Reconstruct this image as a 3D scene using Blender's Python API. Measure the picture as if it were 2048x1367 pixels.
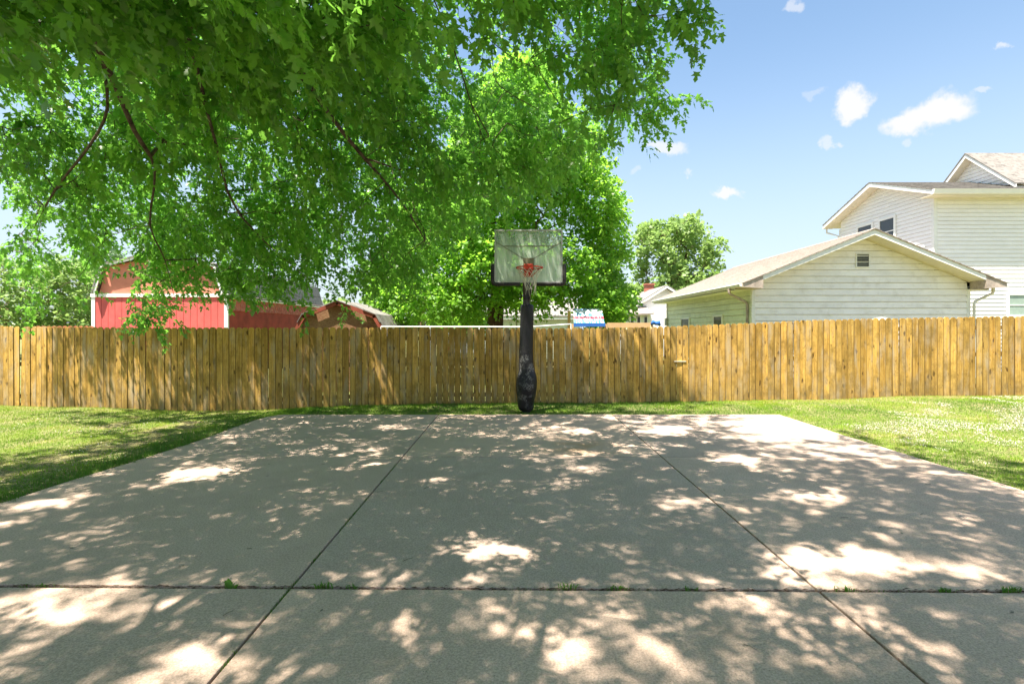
import bpy, bmesh, math, random
import numpy as np
from mathutils import Vector, noise as mnoise
R = math.radians
random.seed(7); rng = np.random.default_rng(11)
scene = bpy.context.scene
C = scene.collection
for o in list(bpy.data.objects): bpy.data.objects.remove(o)

# ------------------------------------------------------------------ camera
FPX, EYE, HOR = 1045.0, 1.75, 657.0           # focal length in photo pixels, eye height, horizon row
cam = bpy.data.cameras.new('camera'); co = bpy.data.objects.new('camera', cam); C.objects.link(co)
co.location = (0, 0, EYE); co.rotation_euler = (R(90), 0, 0)
cam.sensor_width = 36; cam.lens = 36*FPX/2048; cam.shift_y = -(683.5-HOR)/2048
cam.clip_start = .05; cam.clip_end = 2000
scene.camera = co
scene.view_settings.view_transform = 'Standard'; scene.view_settings.look = 'None'
scene.view_settings.exposure = 1.82; scene.view_settings.gamma = 1.0
scene.view_settings.use_curve_mapping = False
scene.cycles.max_bounces = 8; scene.cycles.transparent_max_bounces = 12

def at(px, py, Y):
    return Vector(((px-1024)*Y/FPX, Y, EYE+(HOR-py)*Y/FPX))

# ------------------------------------------------------------------ sun and sky
LD = Vector((1.07, 1.0, -4.2)).normalized()    # direction the sunlight travels
sun = bpy.data.lights.new('sun', 'SUN'); so = bpy.data.objects.new('sun', sun); C.objects.link(so)
sun.energy = 5.0; sun.angle = R(.6); sun.color = (1, .93, .82)
so.rotation_euler = LD.to_track_quat('-Z', 'Y').to_euler(); so.location = (-20, -40, 60)
world = bpy.data.worlds.new('World'); scene.world = world; world.use_nodes = True
wt = world.node_tree; wt.nodes.clear()
def wn(t, **k):
    n = wt.nodes.new(t)
    for a, b in k.items(): setattr(n, a, b)
    return n
wout = wn('ShaderNodeOutputWorld'); bg = wn('ShaderNodeBackground'); sky = wn('ShaderNodeTexSky')
sky.sky_type = 'NISHITA'; sky.sun_disc = False
sd = -LD
sky.sun_elevation = math.asin(sd.z); sky.sun_rotation = math.atan2(sd.x, sd.y)
sky.air_density = 1.0; sky.dust_density = .8; sky.ozone_density = 1.0
bg.inputs['Strength'].default_value = .148
tc = wn('ShaderNodeTexCoord')
nz = wn('ShaderNodeTexNoise'); nz.inputs['Scale'].default_value = 16; nz.inputs['Detail'].default_value = 7; nz.inputs['Roughness'].default_value = .62
wt.links.new(tc.outputs['Generated'], nz.inputs['Vector'])
sb = wn('ShaderNodeVectorMath', operation='SUBTRACT'); wt.links.new(nz.outputs['Color'], sb.inputs[0]); sb.inputs[1].default_value = (.5, .5, .5)
sc_ = wn('ShaderNodeVectorMath', operation='SCALE'); wt.links.new(sb.outputs[0], sc_.inputs[0]); sc_.inputs['Scale'].default_value = .07
ad = wn('ShaderNodeVectorMath', operation='ADD'); wt.links.new(tc.outputs['Generated'], ad.inputs[0]); wt.links.new(sc_.outputs[0], ad.inputs[1])
clouds = [(1872, 220, 52, 30, 1), (1818, 244, 42, 20, .95), (1702, 213, 27, 25, .95), (1340, 293, 36, 13, .75), (1452, 390, 26, 11, .9),
          (1660, 288, 12, 10, .5), (2018, 88, 14, 9, .6), (1590, 10, 18, 12, .5), (1378, 337, 10, 7, .5), (1965, 172, 20, 6, .45),
          (1270, 343, 12, 8, .3), (1810, 285, 12, 10, .35), (1632, 190, 16, 10, .25)]
dirs = []
for px, py, a, b, s in clouds:
    v = at(px, py, 1) - Vector((0, 0, EYE)); L = v.length; dirs.append((v.normalized(), a/FPX/L, b/FPX/L, s))
rr = random.Random(3)
for k in range(16):                               # the same small fair-weather clouds all round the sky
    a = rr.uniform(.9, 5.4); e = rr.uniform(.12, .8)
    dirs.append((Vector((math.sin(a)*math.cos(e), math.cos(a)*math.cos(e), math.sin(e))), rr.uniform(.02, .07), rr.uniform(.01, .03), rr.uniform(.5, 1)))
prev = None
for d, a, b, s in dirs:
    s1 = wn('ShaderNodeVectorMath', operation='SUBTRACT'); wt.links.new(ad.outputs[0], s1.inputs[0]); s1.inputs[1].default_value = d
    s2 = wn('ShaderNodeVectorMath', operation='MULTIPLY'); wt.links.new(s1.outputs[0], s2.inputs[0]); s2.inputs[1].default_value = (1/a, 1/a, 1/b)
    s3 = wn('ShaderNodeVectorMath', operation='LENGTH'); wt.links.new(s2.outputs[0], s3.inputs[0])
    mr = wn('ShaderNodeMapRange', interpolation_type='SMOOTHSTEP'); wt.links.new(s3.outputs['Value'], mr.inputs['Value'])
    mr.inputs['From Min'].default_value = 1.35; mr.inputs['From Max'].default_value = .7
    mr.inputs['To Min'].default_value = 0; mr.inputs['To Max'].default_value = s
    if prev is None: prev = mr.outputs['Result']
    else:
        mx = wn('ShaderNodeMath', operation='MAXIMUM'); wt.links.new(prev, mx.inputs[0]); wt.links.new(mr.outputs['Result'], mx.inputs[1]); prev = mx.outputs[0]
mixc = wn('ShaderNodeMix', data_type='RGBA'); wt.links.new(prev, mixc.inputs['Factor'])
# thin summer haze whitens the blue a little, more so near the horizon
sep = wn('ShaderNodeSeparateXYZ'); wt.links.new(tc.outputs['Generated'], sep.inputs[0])
hr = wn('ShaderNodeMapRange', interpolation_type='SMOOTHSTEP'); wt.links.new(sep.outputs['Z'], hr.inputs['Value'])
hr.inputs['From Min'].default_value = -.02; hr.inputs['From Max'].default_value = .5; hr.inputs['To Min'].default_value = .8; hr.inputs['To Max'].default_value = .0
hz = wn('ShaderNodeMix', data_type='RGBA'); wt.links.new(hr.outputs['Result'], hz.inputs['Factor'])
tint = wn('ShaderNodeMix', data_type='RGBA', blend_type='MULTIPLY'); tint.inputs['Factor'].default_value = 1; tint.inputs['B'].default_value = (.51, .53, .50, 1)
wt.links.new(sky.outputs['Color'], tint.inputs['A'])
wt.links.new(tint.outputs['Result'], hz.inputs['A']); hz.inputs['B'].default_value = (1.42, 1.56, 1.78, 1)
wt.links.new(hz.outputs['Result'], mixc.inputs['A']); mixc.inputs['B'].default_value = (1.95, 1.95, 2.0, 1)
wt.links.new(mixc.outputs['Result'], bg.inputs['Color']); wt.links.new(bg.outputs[0], wout.inputs[0])

# ------------------------------------------------------------------ helpers
ROOT = {}
def tag(o, label=None, cat=None, group=None, kind=None):
    if label: o['label'] = label
    if cat: o['category'] = cat
    if group: o['group'] = group
    if kind: o['kind'] = kind
    return o
def empty(name, loc, label, cat, group=None):
    o = bpy.data.objects.new(name, None); C.objects.link(o); o.location = loc
    o.empty_display_size = .3
    ROOT[o.name] = Vector(loc); return tag(o, label, cat, group)
def rootloc(p):
    while p is not None:
        if p.name in ROOT: return ROOT[p.name]
        p = p.parent
    return Vector((0, 0, 0))
class MB:
    def __init__(s): s.v = []; s.f = []
    def add(s, vs, fs):
        n = len(s.v); s.v += [tuple(v) for v in vs]; s.f += [tuple(i+n for i in f) for f in fs]; return s
    def box(s, x0, x1, y0, y1, z0, z1):
        return s.add([(x0,y0,z0),(x1,y0,z0),(x1,y1,z0),(x0,y1,z0),(x0,y0,z1),(x1,y0,z1),(x1,y1,z1),(x0,y1,z1)],
                     [(0,3,2,1),(4,5,6,7),(0,1,5,4),(1,2,6,5),(2,3,7,6),(3,0,4,7)])
    def prism(s, poly, ax, a, b):
        """poly: 2D points; ax 'y': (x,z) extruded y a..b ; ax 'x': (y,z) ; ax 'z': (x,y)"""
        f = {'y': lambda p, t: (p[0], t, p[1]), 'x': lambda p, t: (t, p[0], p[1]), 'z': lambda p, t: (p[0], p[1], t)}[ax]
        n = len(poly); vs = [f(p, a) for p in poly]+[f(p, b) for p in poly]
        fs = [tuple(range(n)), tuple(range(2*n-1, n-1, -1))]+[(i, i+n, (i+1) % n+n, (i+1) % n) for i in range(n)]
        return s.add(vs, fs)
    def hexa(s, a, b):      # two quads of four points
        return s.add(list(a)+list(b), [(3,2,1,0),(4,5,6,7),(0,1,5,4),(1,2,6,5),(2,3,7,6),(3,0,4,7)])
    def tube(s, pts, rad, n=8, caps=True):
        pts = [Vector(p) for p in pts]
        if not hasattr(rad, '__len__'): rad = [rad]*len(pts)
        u = None; base = len(s.v)
        for i, p in enumerate(pts):
            d = (pts[min(i+1, len(pts)-1)]-pts[max(i-1, 0)]).normalized()
            if u is None:
                u = d.orthogonal().normalized()
            else:
                u = (u-d*u.dot(d)).normalized()
            w = d.cross(u)
            for k in range(n):
                a = 2*math.pi*k/n
                s.v.append(tuple(p+(u*math.cos(a)+w*math.sin(a))*rad[i]))
        for i in range(len(pts)-1):
            for k in range(n):
                a = base+i*n+k; b = base+i*n+(k+1) % n
                s.f.append((a, b, b+n, a+n))
        if caps:
            s.f.append(tuple(base+k for k in range(n-1, -1, -1))); e = base+(len(pts)-1)*n
            s.f.append(tuple(e+k for k in range(n)))
        return s
    def mesh(s, name, off=Vector((0, 0, 0)), smooth=False):
        m = bpy.data.meshes.new(name)
        m.from_pydata([(v[0]-off[0], v[1]-off[1], v[2]-off[2]) for v in s.v], [], s.f); m.update()
        bm = bmesh.new(); bm.from_mesh(m); bmesh.ops.recalc_face_normals(bm, faces=bm.faces); bm.to_mesh(m); bm.free()
        if smooth: m.polygons.foreach_set('use_smooth', [True]*len(m.polygons))
        return m
    def build(s, name, mat, parent=None, smooth=False, bevel=0):
        m = s.mesh(name, rootloc(parent), smooth); m.materials.append(mat)
        o = bpy.data.objects.new(name, m); C.objects.link(o); o.parent = parent
        if bevel:
            b = o.modifiers.new('bevel', 'BEVEL'); b.width = bevel; b.segments = 2; b.limit_method = 'ANGLE'
        return o
def fastmesh(name, V, F, mat, parent=None, attrs=None, smooth=False):
    """V (n,3), F (m,k) numpy"""
    m = bpy.data.meshes.new(name); off = np.array(rootloc(parent))
    V = (V-off).astype(np.float32); k = F.shape[1]
    m.vertices.add(len(V)); m.vertices.foreach_set('co', V.ravel())
    m.loops.add(F.size); m.loops.foreach_set('vertex_index', F.astype(np.int32).ravel())
    m.polygons.add(len(F)); m.polygons.foreach_set('loop_start', np.arange(0, F.size, k, dtype=np.int32))
    m.update(calc_edges=True)
    if smooth: m.polygons.foreach_set('use_smooth', np.ones(len(F), bool))
    if attrs:
        for an, av in attrs.items():
            a = m.attributes.new(an, 'FLOAT', 'FACE'); a.data.foreach_set('value', av.astype(np.float32))
    m.materials.append(mat)
    o = bpy.data.objects.new(name, m); C.objects.link(o); o.parent = parent
    return o

# ------------------------------------------------------------------ materials
class NT:
    def __init__(s, name, rough=.7, spec=.3):
        s.m = bpy.data.materials.new(name); s.m.use_nodes = True; s.t = s.m.node_tree
        s.p = s.t.nodes['Principled BSDF']; s.p.inputs['Roughness'].default_value = rough
        s.p.inputs['Specular IOR Level'].default_value = spec; s.o = s.t.nodes['Material Output']
    def n(s, t, **k):
        n = s.t.nodes.new(t)
        for a, b in k.items(): setattr(n, a, b)
        return n
    def l(s, a, b): s.t.links.new(a, b)
    def coord(s, which='Object', scale=(1, 1, 1), rand=False):
        tc = s.n('ShaderNodeTexCoord'); v = tc.outputs[which]
        if rand:
            oi = s.n('ShaderNodeObjectInfo'); mu = s.n('ShaderNodeVectorMath', operation='SCALE'); mu.inputs[0].default_value = (37, 71, 53)
            s.l(oi.outputs['Random'], mu.inputs['Scale']); a = s.n('ShaderNodeVectorMath', operation='ADD'); s.l(v, a.inputs[0]); s.l(mu.outputs[0], a.inputs[1]); v = a.outputs[0]
        mp = s.n('ShaderNodeMapping'); mp.inputs['Scale'].default_value = scale; s.l(v, mp.inputs['Vector']); return mp.outputs[0]
    def noise(s, vec, scale, detail=4, rough=.55, dist=0):
        n = s.n('ShaderNodeTexNoise'); n.inputs['Scale'].default_value = scale; n.inputs['Detail'].default_value = detail
        n.inputs['Roughness'].default_value = rough; n.inputs['Distortion'].default_value = dist; s.l(vec, n.inputs['Vector']); return n.outputs['Fac']
    def rng(s, f, a, b, c=0, d=1, smooth=False):
        m = s.n('ShaderNodeMapRange')
        if smooth: m.interpolation_type = 'SMOOTHSTEP'
        s.l(f, m.inputs['Value'])
        for k, v in zip(('From Min', 'From Max', 'To Min', 'To Max'), (a, b, c, d)): m.inputs[k].default_value = v
        return m.outputs['Result']
    def mix(s, f, a, b, mode='MIX'):
        m = s.n('ShaderNodeMix', data_type='RGBA', blend_type=mode)
        if hasattr(f, 'type') or hasattr(f, 'links'): s.l(f, m.inputs['Factor'])
        else: m.inputs['Factor'].default_value = f
        for sl, c in (('A', a), ('B', b)):
            if isinstance(c, tuple): m.inputs[sl].default_value = (*c, 1) if len(c) == 3 else c
            else: s.l(c, m.inputs[sl])
        return m.outputs['Result']
    def math(s, op, a, b=0.0):
        m = s.n('ShaderNodeMath', operation=op)
        for i, v in enumerate((a, b)):
            if isinstance(v, (int, float)): m.inputs[i].default_value = v
            else: s.l(v, m.inputs[i])
        return m.outputs[0]
    def bump(s, h, strength=.3, dist=.01):
        b = s.n('ShaderNodeBump'); b.inputs['Strength'].default_value = strength; b.inputs['Distance'].default_value = dist
        s.l(h, b.inputs['Height']); s.l(b.outputs[0], s.p.inputs['Normal'])
    def col(s, c):
        if isinstance(c, tuple): s.p.inputs['Base Color'].default_value = (*c, 1)
        else: s.l(c, s.p.inputs['Base Color'])
        return s.m

def plain(name, c, rough=.6, var=.15, scale=3, metal=0, spec=.3, dirt=None, dirtamt=.35, bump=.05):
    t = NT(name, rough, spec); t.p.inputs['Metallic'].default_value = metal
    v = t.coord('Object', rand=True); f = t.noise(v, scale, 5)
    dk = tuple(x*(1-var*1.4) for x in c); lt = tuple(min(1, x*(1+var)) for x in c)
    cc = t.mix(t.rng(f, .3, .7), dk, lt)
    if dirt: 
        f2 = t.noise(v, scale*2.3, 6, .65); cc = t.mix(t.rng(f2, .5, .78, 0, dirtamt), cc, dirt)
    if bump: t.bump(t.noise(v, scale*14, 3), bump, .01)
    return t.col(cc)

# fence wood: grain, knots, weathering, algae low down
def fence_wood(name):
    t = NT(name, .8, .15)
    oi = t.n('ShaderNodeObjectInfo')
    v = t.coord('Object', (1, 1, 1), True)
    vg = t.coord('Object', (26, 26, 1.1), True)
    g1 = t.noise(vg, 1.0, 6, .65, .6)
    vg2 = t.coord('Object', (90, 90, 2.2), True); g2 = t.noise(vg2, 1, 3, .6)
    base = t.mix(t.rng(g1, .28, .72), (.35, .195, .038), (.74, .49, .15))
    base = t.mix(t.rng(g2, .42, .7, 0, .4), base, (.25, .14, .045))
    r = t.n('ShaderNodeMath', operation='MULTIPLY'); t.l(oi.outputs['Random'], r.inputs[0]); r.inputs[1].default_value = 1
    rt = t.n('ShaderNodeValToRGB'); t.l(r.outputs[0], rt.inputs[0])
    cr = rt.color_ramp; cr.elements[0].color = (.68, .64, .54, 1); cr.elements[1].color = (1.12, 1.1, 1.0, 1)
    e = cr.elements.new(.35); e.color = (1.0, .97, .9, 1); e = cr.elements.new(.6); e.color = (.76, .75, .74, 1); e = cr.elements.new(.8); e.color = (1.05, .98, .85, 1)
    base = t.mix(1.0, base, rt.outputs[0], 'MULTIPLY')
    # knots
    vk = t.coord('Object', (9, 9, 3.4), True)
    vo = t.n('ShaderNodeTexVoronoi'); vo.inputs['Scale'].default_value = 1.0; vo.inputs['Randomness'].default_value = 1
    dn = t.n('ShaderNodeTexNoise'); dn.inputs['Scale'].default_value = 2.5; t.l(vk, dn.inputs['Vector'])
    va = t.n('ShaderNodeVectorMath', operation='MULTIPLY_ADD'); t.l(dn.outputs['Color'], va.inputs[0]); va.inputs[1].default_value = (.5, .5, .5); t.l(vk, va.inputs[2])
    t.l(va.outputs[0], vo.inputs['Vector'])
    kf = t.rng(vo.outputs['Distance'], .12, .26, 1, 0, True)
    vo2 = t.rng(t.noise(v, 2.9, 1), .47, .53)
    kf = t.math('MULTIPLY', kf, vo2)
    base = t.mix(t.math('MULTIPLY', kf, .9), base, (.07, .035, .012))
    # flame-like dark streaks round the knots
    st = t.noise(t.coord('Object', (12, 12, 5.0), True), 1, 6, .75, 2.2)
    base = t.mix(t.rng(st, .56, .66, 0, .75), base, (.16, .085, .03))
    # grey weathered patches
    gw = t.noise(t.coord('Object', (5, 5, 1.2), True), 1, 5, .6)
    base = t.mix(t.rng(gw, .50, .68, 0, .6), base, (.37, .32, .25))
    sp = t.n('ShaderNodeSeparateXYZ'); tco = t.n('ShaderNodeTexCoord'); t.l(tco.outputs['Object'], sp.inputs[0])
    lo = t.rng(sp.outputs['Z'], .55, .0, 0, 1); an = t.math('MULTIPLY', lo, t.rng(t.noise(v, 5, 5), .35, .7))
    base = t.mix(t.math('MULTIPLY', an, .75), base, (.17, .135, .07))
    ax = t.math('ABSOLUTE', sp.outputs['X'])
    base = t.mix(t.rng(ax, .058, .071, 0, .8), base, (.06, .035, .012))
    bl = t.noise(t.coord('Object', (3.0, 3.0, 2.2), True), 1, 6, .7); base = t.mix(t.rng(bl, .46, .64, 0, .65), base, (.17, .105, .025))
    t.bump(t.math('ADD', g1, g2), .5, .008)
    return t.col(base)
M = {}
M['fence'] = fence_wood('fence_wood')
M['fence_back'] = plain('weathered_rail', (.28, .19, .09), .85, .3, 4)
# concrete
def concrete():
    t = NT('concrete', .88, .2)
    tc = t.n('ShaderNodeNewGeometry'); v = tc.outputs['Position']
    big = t.noise(v, .55, 5, .6); mid = t.noise(v, 3.2, 6, .65); fine = t.noise(v, 70, 4, .75); grit = t.noise(v, 240, 2, .6)
    b = t.mix(t.rng(big, .3, .7), (.55, .405, .315), (.64, .48, .38))
    b = t.mix(t.rng(mid, .35, .75, 0, .5), b, (.47, .335, .25))
    b = t.mix(t.rng(fine, .40, .60), t.mix(.45, b, (.12, .09, .07), 'MIX'), b)
    b = t.mix(t.rng(grit, .56, .72, 0, .6), b, (.58, .54, .48))
    vo = t.n('ShaderNodeTexVoronoi'); vo.inputs['Scale'].default_value = 30; t.l(v, vo.inputs['Vector'])
    b = t.mix(t.rng(vo.outputs['Distance'], .06, .13, .6, 0), b, (.10, .08, .06))
    oi = t.n('ShaderNodeObjectInfo')
    b = t.mix(1.0, b, t.mix(oi.outputs['Random'], (.92, .93, .94), (1.05, 1.03, 1.0)), 'MULTIPLY')
    dd = t.n('ShaderNodeVectorMath', operation='DISTANCE'); t.l(v, dd.inputs[0]); dd.inputs[1].default_value = (1.02, 7.8, 0)
    rs = t.math('MULTIPLY', t.rng(dd.outputs['Value'], .85, .1, 0, 1, True), t.rng(t.noise(v, 2.6, 5, .6), .38, .62))
    b = t.mix(t.math('MULTIPLY', rs, .5), b, (.36, .20, .07))
    # rusty brown stain blots
    st = t.noise(v, 1.1, 4, .5, .6); b = t.mix(t.rng(st, .62, .75, 0, .3), b, (.24, .17, .10))
    # brushed finish
    vb = t.n('ShaderNodeMapping'); t.l(v, vb.inputs['Vector']); vb.inputs['Scale'].default_value = (3, 60, 1); vb.inputs['Rotation'].default_value = (0, 0, .12)
    br = t.noise(vb.outputs[0], 1, 3)
    h = t.math('ADD', t.math('MULTIPLY', fine, .8), t.math('ADD', t.math('MULTIPLY', grit, .5), t.math('MULTIPLY', br, .3)))
    t.bump(h, .55, .006)
    return t.col(b)
M['concrete'] = concrete()
def ground_mat():
    t = NT('lawn_soil', .95, .1); g = t.n('ShaderNodeNewGeometry'); v = g.outputs['Position']
    a = t.noise(v, 1.1, 6, .6); c = t.noise(v, 22, 4, .7)
    b = t.mix(t.rng(a, .38, .62), (.17, .21, .05), (.30, .26, .13)); b = t.mix(t.rng(c, .4, .65), b, (.055, .06, .02))
    sp = t.n('ShaderNodeSeparateXYZ'); t.l(v, sp.inputs[0])
    m = t.math('MULTIPLY', t.math('GREATER_THAN', sp.outputs['X'], -5.02), t.math('LESS_THAN', sp.outputs['X'], 5.46))
    m = t.math('MULTIPLY', m, t.math('LESS_THAN', sp.outputs['Y'], 10.66))
    soil = t.mix(t.rng(c, .4, .7), (.035, .024, .014), (.10, .07, .03))
    soil = t.mix(t.rng(t.noise(v, 3.5, 3), .5, .62), soil, (.10, .115, .03))
    b = t.mix(m, b, soil); t.bump(c, .6, .02); return t.col(b)
M['ground'] = ground_mat()
def leafmat(name, c1, c2, tr, trfac=.45, rough=.45):
    t = NT(name, rough, .45)
    a = t.n('ShaderNodeAttribute', attribute_name='shade')
    g = t.n('ShaderNodeNewGeometry')
    b = t.mix(a.outputs['Fac'], c1, c2)
    t.l(b, t.p.inputs['Base Color'])
    tl = t.n('ShaderNodeBsdfTranslucent'); t.l(t.mix(a.outputs['Fac'], tr, tuple(min(1, x*1.35) for x in tr)), tl.inputs['Color'])
    ms = t.n('ShaderNodeMixShader'); ms.inputs[0].default_value = trfac
    t.l(t.p.outputs[0], ms.inputs[1]); t.l(tl.outputs[0], ms.inputs[2]); t.l(ms.outputs[0], t.o.inputs['Surface'])
    return t.m
M['leaf'] = leafmat('maple_leaf', (.014, .075, .010), (.13, .29, .024), (.25, .56, .07), .45, .34)
M['leaf_mid'] = leafmat('yard_tree_leaf', (.06, .16, .018), (.16, .31, .03), (.34, .64, .06), .52)
M['leaf_far'] = leafmat('far_tree_leaf', (.07, .15, .03), (.14, .23, .05), (.24, .40, .07), .45)
M['leaf_pale'] = leafmat('pale_tree_leaf', (.12, .21, .05), (.20, .29, .08), (.30, .45, .12), .45)
M['needle'] = leafmat('conifer_leaf', (.06, .12, .05), (.10, .17, .07), (.12, .22, .08), .3)
M['grass'] = None
def grassmat():
    t = NT('grass_blade', .6, .25); a = t.n('ShaderNodeAttribute', attribute_name='shade')
    rp = t.n('ShaderNodeValToRGB'); t.l(a.outputs['Fac'], rp.inputs[0]); cr = rp.color_ramp
    cr.elements[0].color = (.09, .21, .02, 1); cr.elements[1].color = (.52, .40, .24, 1)
    for p, c in ((.25, (.20, .35, .025, 1)), (.5, (.25, .40, .025, 1)), (.7, (.38, .41, .06, 1)), (.85, (.48, .37, .17, 1))):
        e = cr.elements.new(p); e.color = c
    t.l(rp.outputs[0], t.p.inputs['Base Color'])
    tl = t.n('ShaderNodeBsdfTranslucent'); t.l(rp.outputs[0], tl.inputs['Color'])
    ms = t.n('ShaderNodeMixShader'); ms.inputs[0].default_value = .35
    t.l(t.p.outputs[0], ms.inputs[1]); t.l(tl.outputs[0], ms.inputs[2]); t.l(ms.outputs[0], t.o.inputs['Surface']); return t.m
M['grass'] = grassmat()
M['clip'] = plain('dry_clippings', (.54, .50, .45), .9, .15, 20)
def bark(name, a, b):
    t = NT(name, .9, .1); v = t.coord('Object', (9, 9, 2.2)); f = t.noise(v, 1.6, 7, .7, .5)
    t.bump(f, .9, .04); return t.col(t.mix(t.rng(f, .35, .68), a, b))
M['bark'] = bark('maple_bark', (.05, .035, .028), (.17, .13, .10))
M['bark2'] = bark('yard_tree_bark', (.05, .03, .02), (.16, .10, .065))
M['bark_pale'] = bark('pale_bark', (.14, .10, .06), (.30, .22, .13))
M['siding'] = plain('cream_vinyl_siding', (.90, .86, .83), .55, .06, 1.5, dirt=(.46, .40, .28), dirtamt=.4)
M['siding_green'] = plain('green_tinted_siding', (.76, .78, .58), .55, .08, 1.2, dirt=(.36, .42, .22), dirtamt=.45)  # greenish cast of the shaded garage side painted into the siding colour
M['siding_white'] = plain('white_vinyl_siding', (.86, .83, .81), .5, .04, 1.5, dirt=(.60, .56, .47), dirtamt=.2)
M['trim'] = plain('white_painted_trim', (.80, .79, .76), .5, .05, 2)
M['soffit'] = plain('cream_soffit', (.68, .62, .50), .6, .06, 3)
M['stained'] = plain('rust_stained_metal', (.42, .35, .30), .6, .25, 6, dirt=(.22, .14, .10), dirtamt=.7)
M['gutter'] = plain('white_metal_gutter', (.72, .70, .64), .4, .08, 3, dirt=(.28, .25, .14), dirtamt=.5)
def shingle(name, a, b, sx=3.0, sy=7.0):
    t = NT(name, .9, .15); v = t.coord('Object'); 
    vm = t.n('ShaderNodeMapping'); t.l(v, vm.inputs['Vector'])
    br = t.n('ShaderNodeTexVoronoi'); br.inputs['Scale'].default_value = 5; 
    vm.inputs['Scale'].default_value = (1, 1, 1); t.l(vm.outputs[0], br.inputs['Vector'])
    cl = t.mix(t.n('ShaderNodeRGBToBW').outputs[0] if False else t.rng(t.noise(v, 6, 5, .7), .3, .7), a, b)
    sx_ = t.n('ShaderNodeSeparateColor'); t.l(br.outputs['Color'], sx_.inputs[0]); cl = t.mix(t.math('MULTIPLY', sx_.outputs[0], .6), cl, b); t.bump(t.noise(v, 40, 3), .4, .01); return t.col(cl)
M['shingle'] = shingle('garage_shingle', (.20, .165, .14), (.35, .30, .265))
M['shingle_dark'] = shingle('house_shingle', (.07, .065, .06), (.24, .22, .20))
M['shingle_grey'] = shingle('grey_shingle', (.12, .11, .105), (.26, .245, .23))
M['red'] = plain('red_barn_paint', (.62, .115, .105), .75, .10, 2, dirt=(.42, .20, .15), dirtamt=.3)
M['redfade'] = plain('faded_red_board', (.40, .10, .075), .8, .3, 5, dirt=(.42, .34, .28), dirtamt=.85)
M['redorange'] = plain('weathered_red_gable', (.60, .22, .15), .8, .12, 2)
M['red_dark'] = plain('shaded_red_wall', (.28, .045, .03), .8, .2, 2)  # barn red darkened for the porch side, its shade put into the colour
M['shed_trim'] = plain('red_brown_trim', (.26, .06, .035), .7, .2, 4)
def osb():
    t = NT('brown_chipboard', .85, .15); v = t.coord('Object', (1, 1, 1)); f = t.noise(t.coord('Object', (14, 14, 45)), 1, 4, .8, 1.2)
    b = t.mix(t.rng(f, .35, .65), (.12, .05, .025), (.36, .22, .12)); b = t.mix(t.rng(t.noise(v, 1.5, 4), .45, .7, 0, .6), b, (.14, .04, .025))
    return t.col(b)
M['osb'] = osb()
def flat(name, c, rough=.5, metal=0, spec=.5): 
    return plain(name, c, rough, .08, 6, metal, spec, bump=0)
M['black_metal'] = flat('black_metal', (.018, .017, .018), .45)
M['glass_dark'] = flat('dark_window_glass', (.03, .035, .04), .08, 0, .6)
M['glass_green'] = flat('window_with_green_blind', (.30, .38, .33), .15, 0, .6)
M['curtain'] = flat('net_curtain', (.55, .58, .56), .8)
M['rim'] = plain('orange_red_rim_paint', (.52, .05, .025), .45, .2, 30, dirt=(.22, .04, .02), dirtamt=.5)
M['steel'] = plain('grey_steel_frame', (.42, .43, .42), .45, .12, 10, .2, dirt=(.30, .22, .14), dirtamt=.35)
M['plate'] = plain('brown_mounting_plate', (.14, .13, .08), .6, .2, 10)
M['net'] = flat('dirty_net_cord', (.55, .52, .42), .9)
M['net_dark'] = flat('dark_net_cord', (.14, .14, .13), .9)
M['brace'] = plain('olive_grey_brace', (.20, .21, .15), .7, .2, 10)
M['board_pad'] = plain('black_foam_edge', (.02, .018, .02), .6, .3, 20, dirt=(.10, .08, .07), dirtamt=.5)
def padmat():
    t = NT('scuffed_black_vinyl', .32, .22); v = t.coord('Object', (1, 1, 1))
    sp = t.n('ShaderNodeSeparateXYZ'); t.l(v, sp.inputs[0])
    f = t.noise(t.coord('Object', (30, 30, 17)), 1, 5, .7, 2.0)
    ridge = t.math('ABSOLUTE', t.math('SUBTRACT', f, .5))
    sc1 = t.rng(ridge, .004, .014, 1, 0)
    msk = t.math('MULTIPLY', t.rng(t.noise(v, 6, 3), .5, .6), t.math('MULTIPLY', t.rng(sp.outputs['Z'], .0, .25), t.rng(sp.outputs['Z'], 1.5, 1.25)))
    side = t.rng(sp.outputs['Y'], -.02, -.10)
    k = t.math('MULTIPLY', t.math('MULTIPLY', sc1, msk), side)
    b = t.mix(k, (.012, .012, .014), (.52, .52, .50))
    b = t.mix(t.rng(t.noise(v, 5, 5), .5, .75, 0, .3), b, (.05, .045, .04))
    t.bump(t.noise(v, 16, 4), .25, .02)
    t.l(t.rng(t.noise(v, 9, 3), .3, .7, .25, .55), t.p.inputs['Roughness'])
    return t.col(b)
M['pad'] = padmat()
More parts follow.
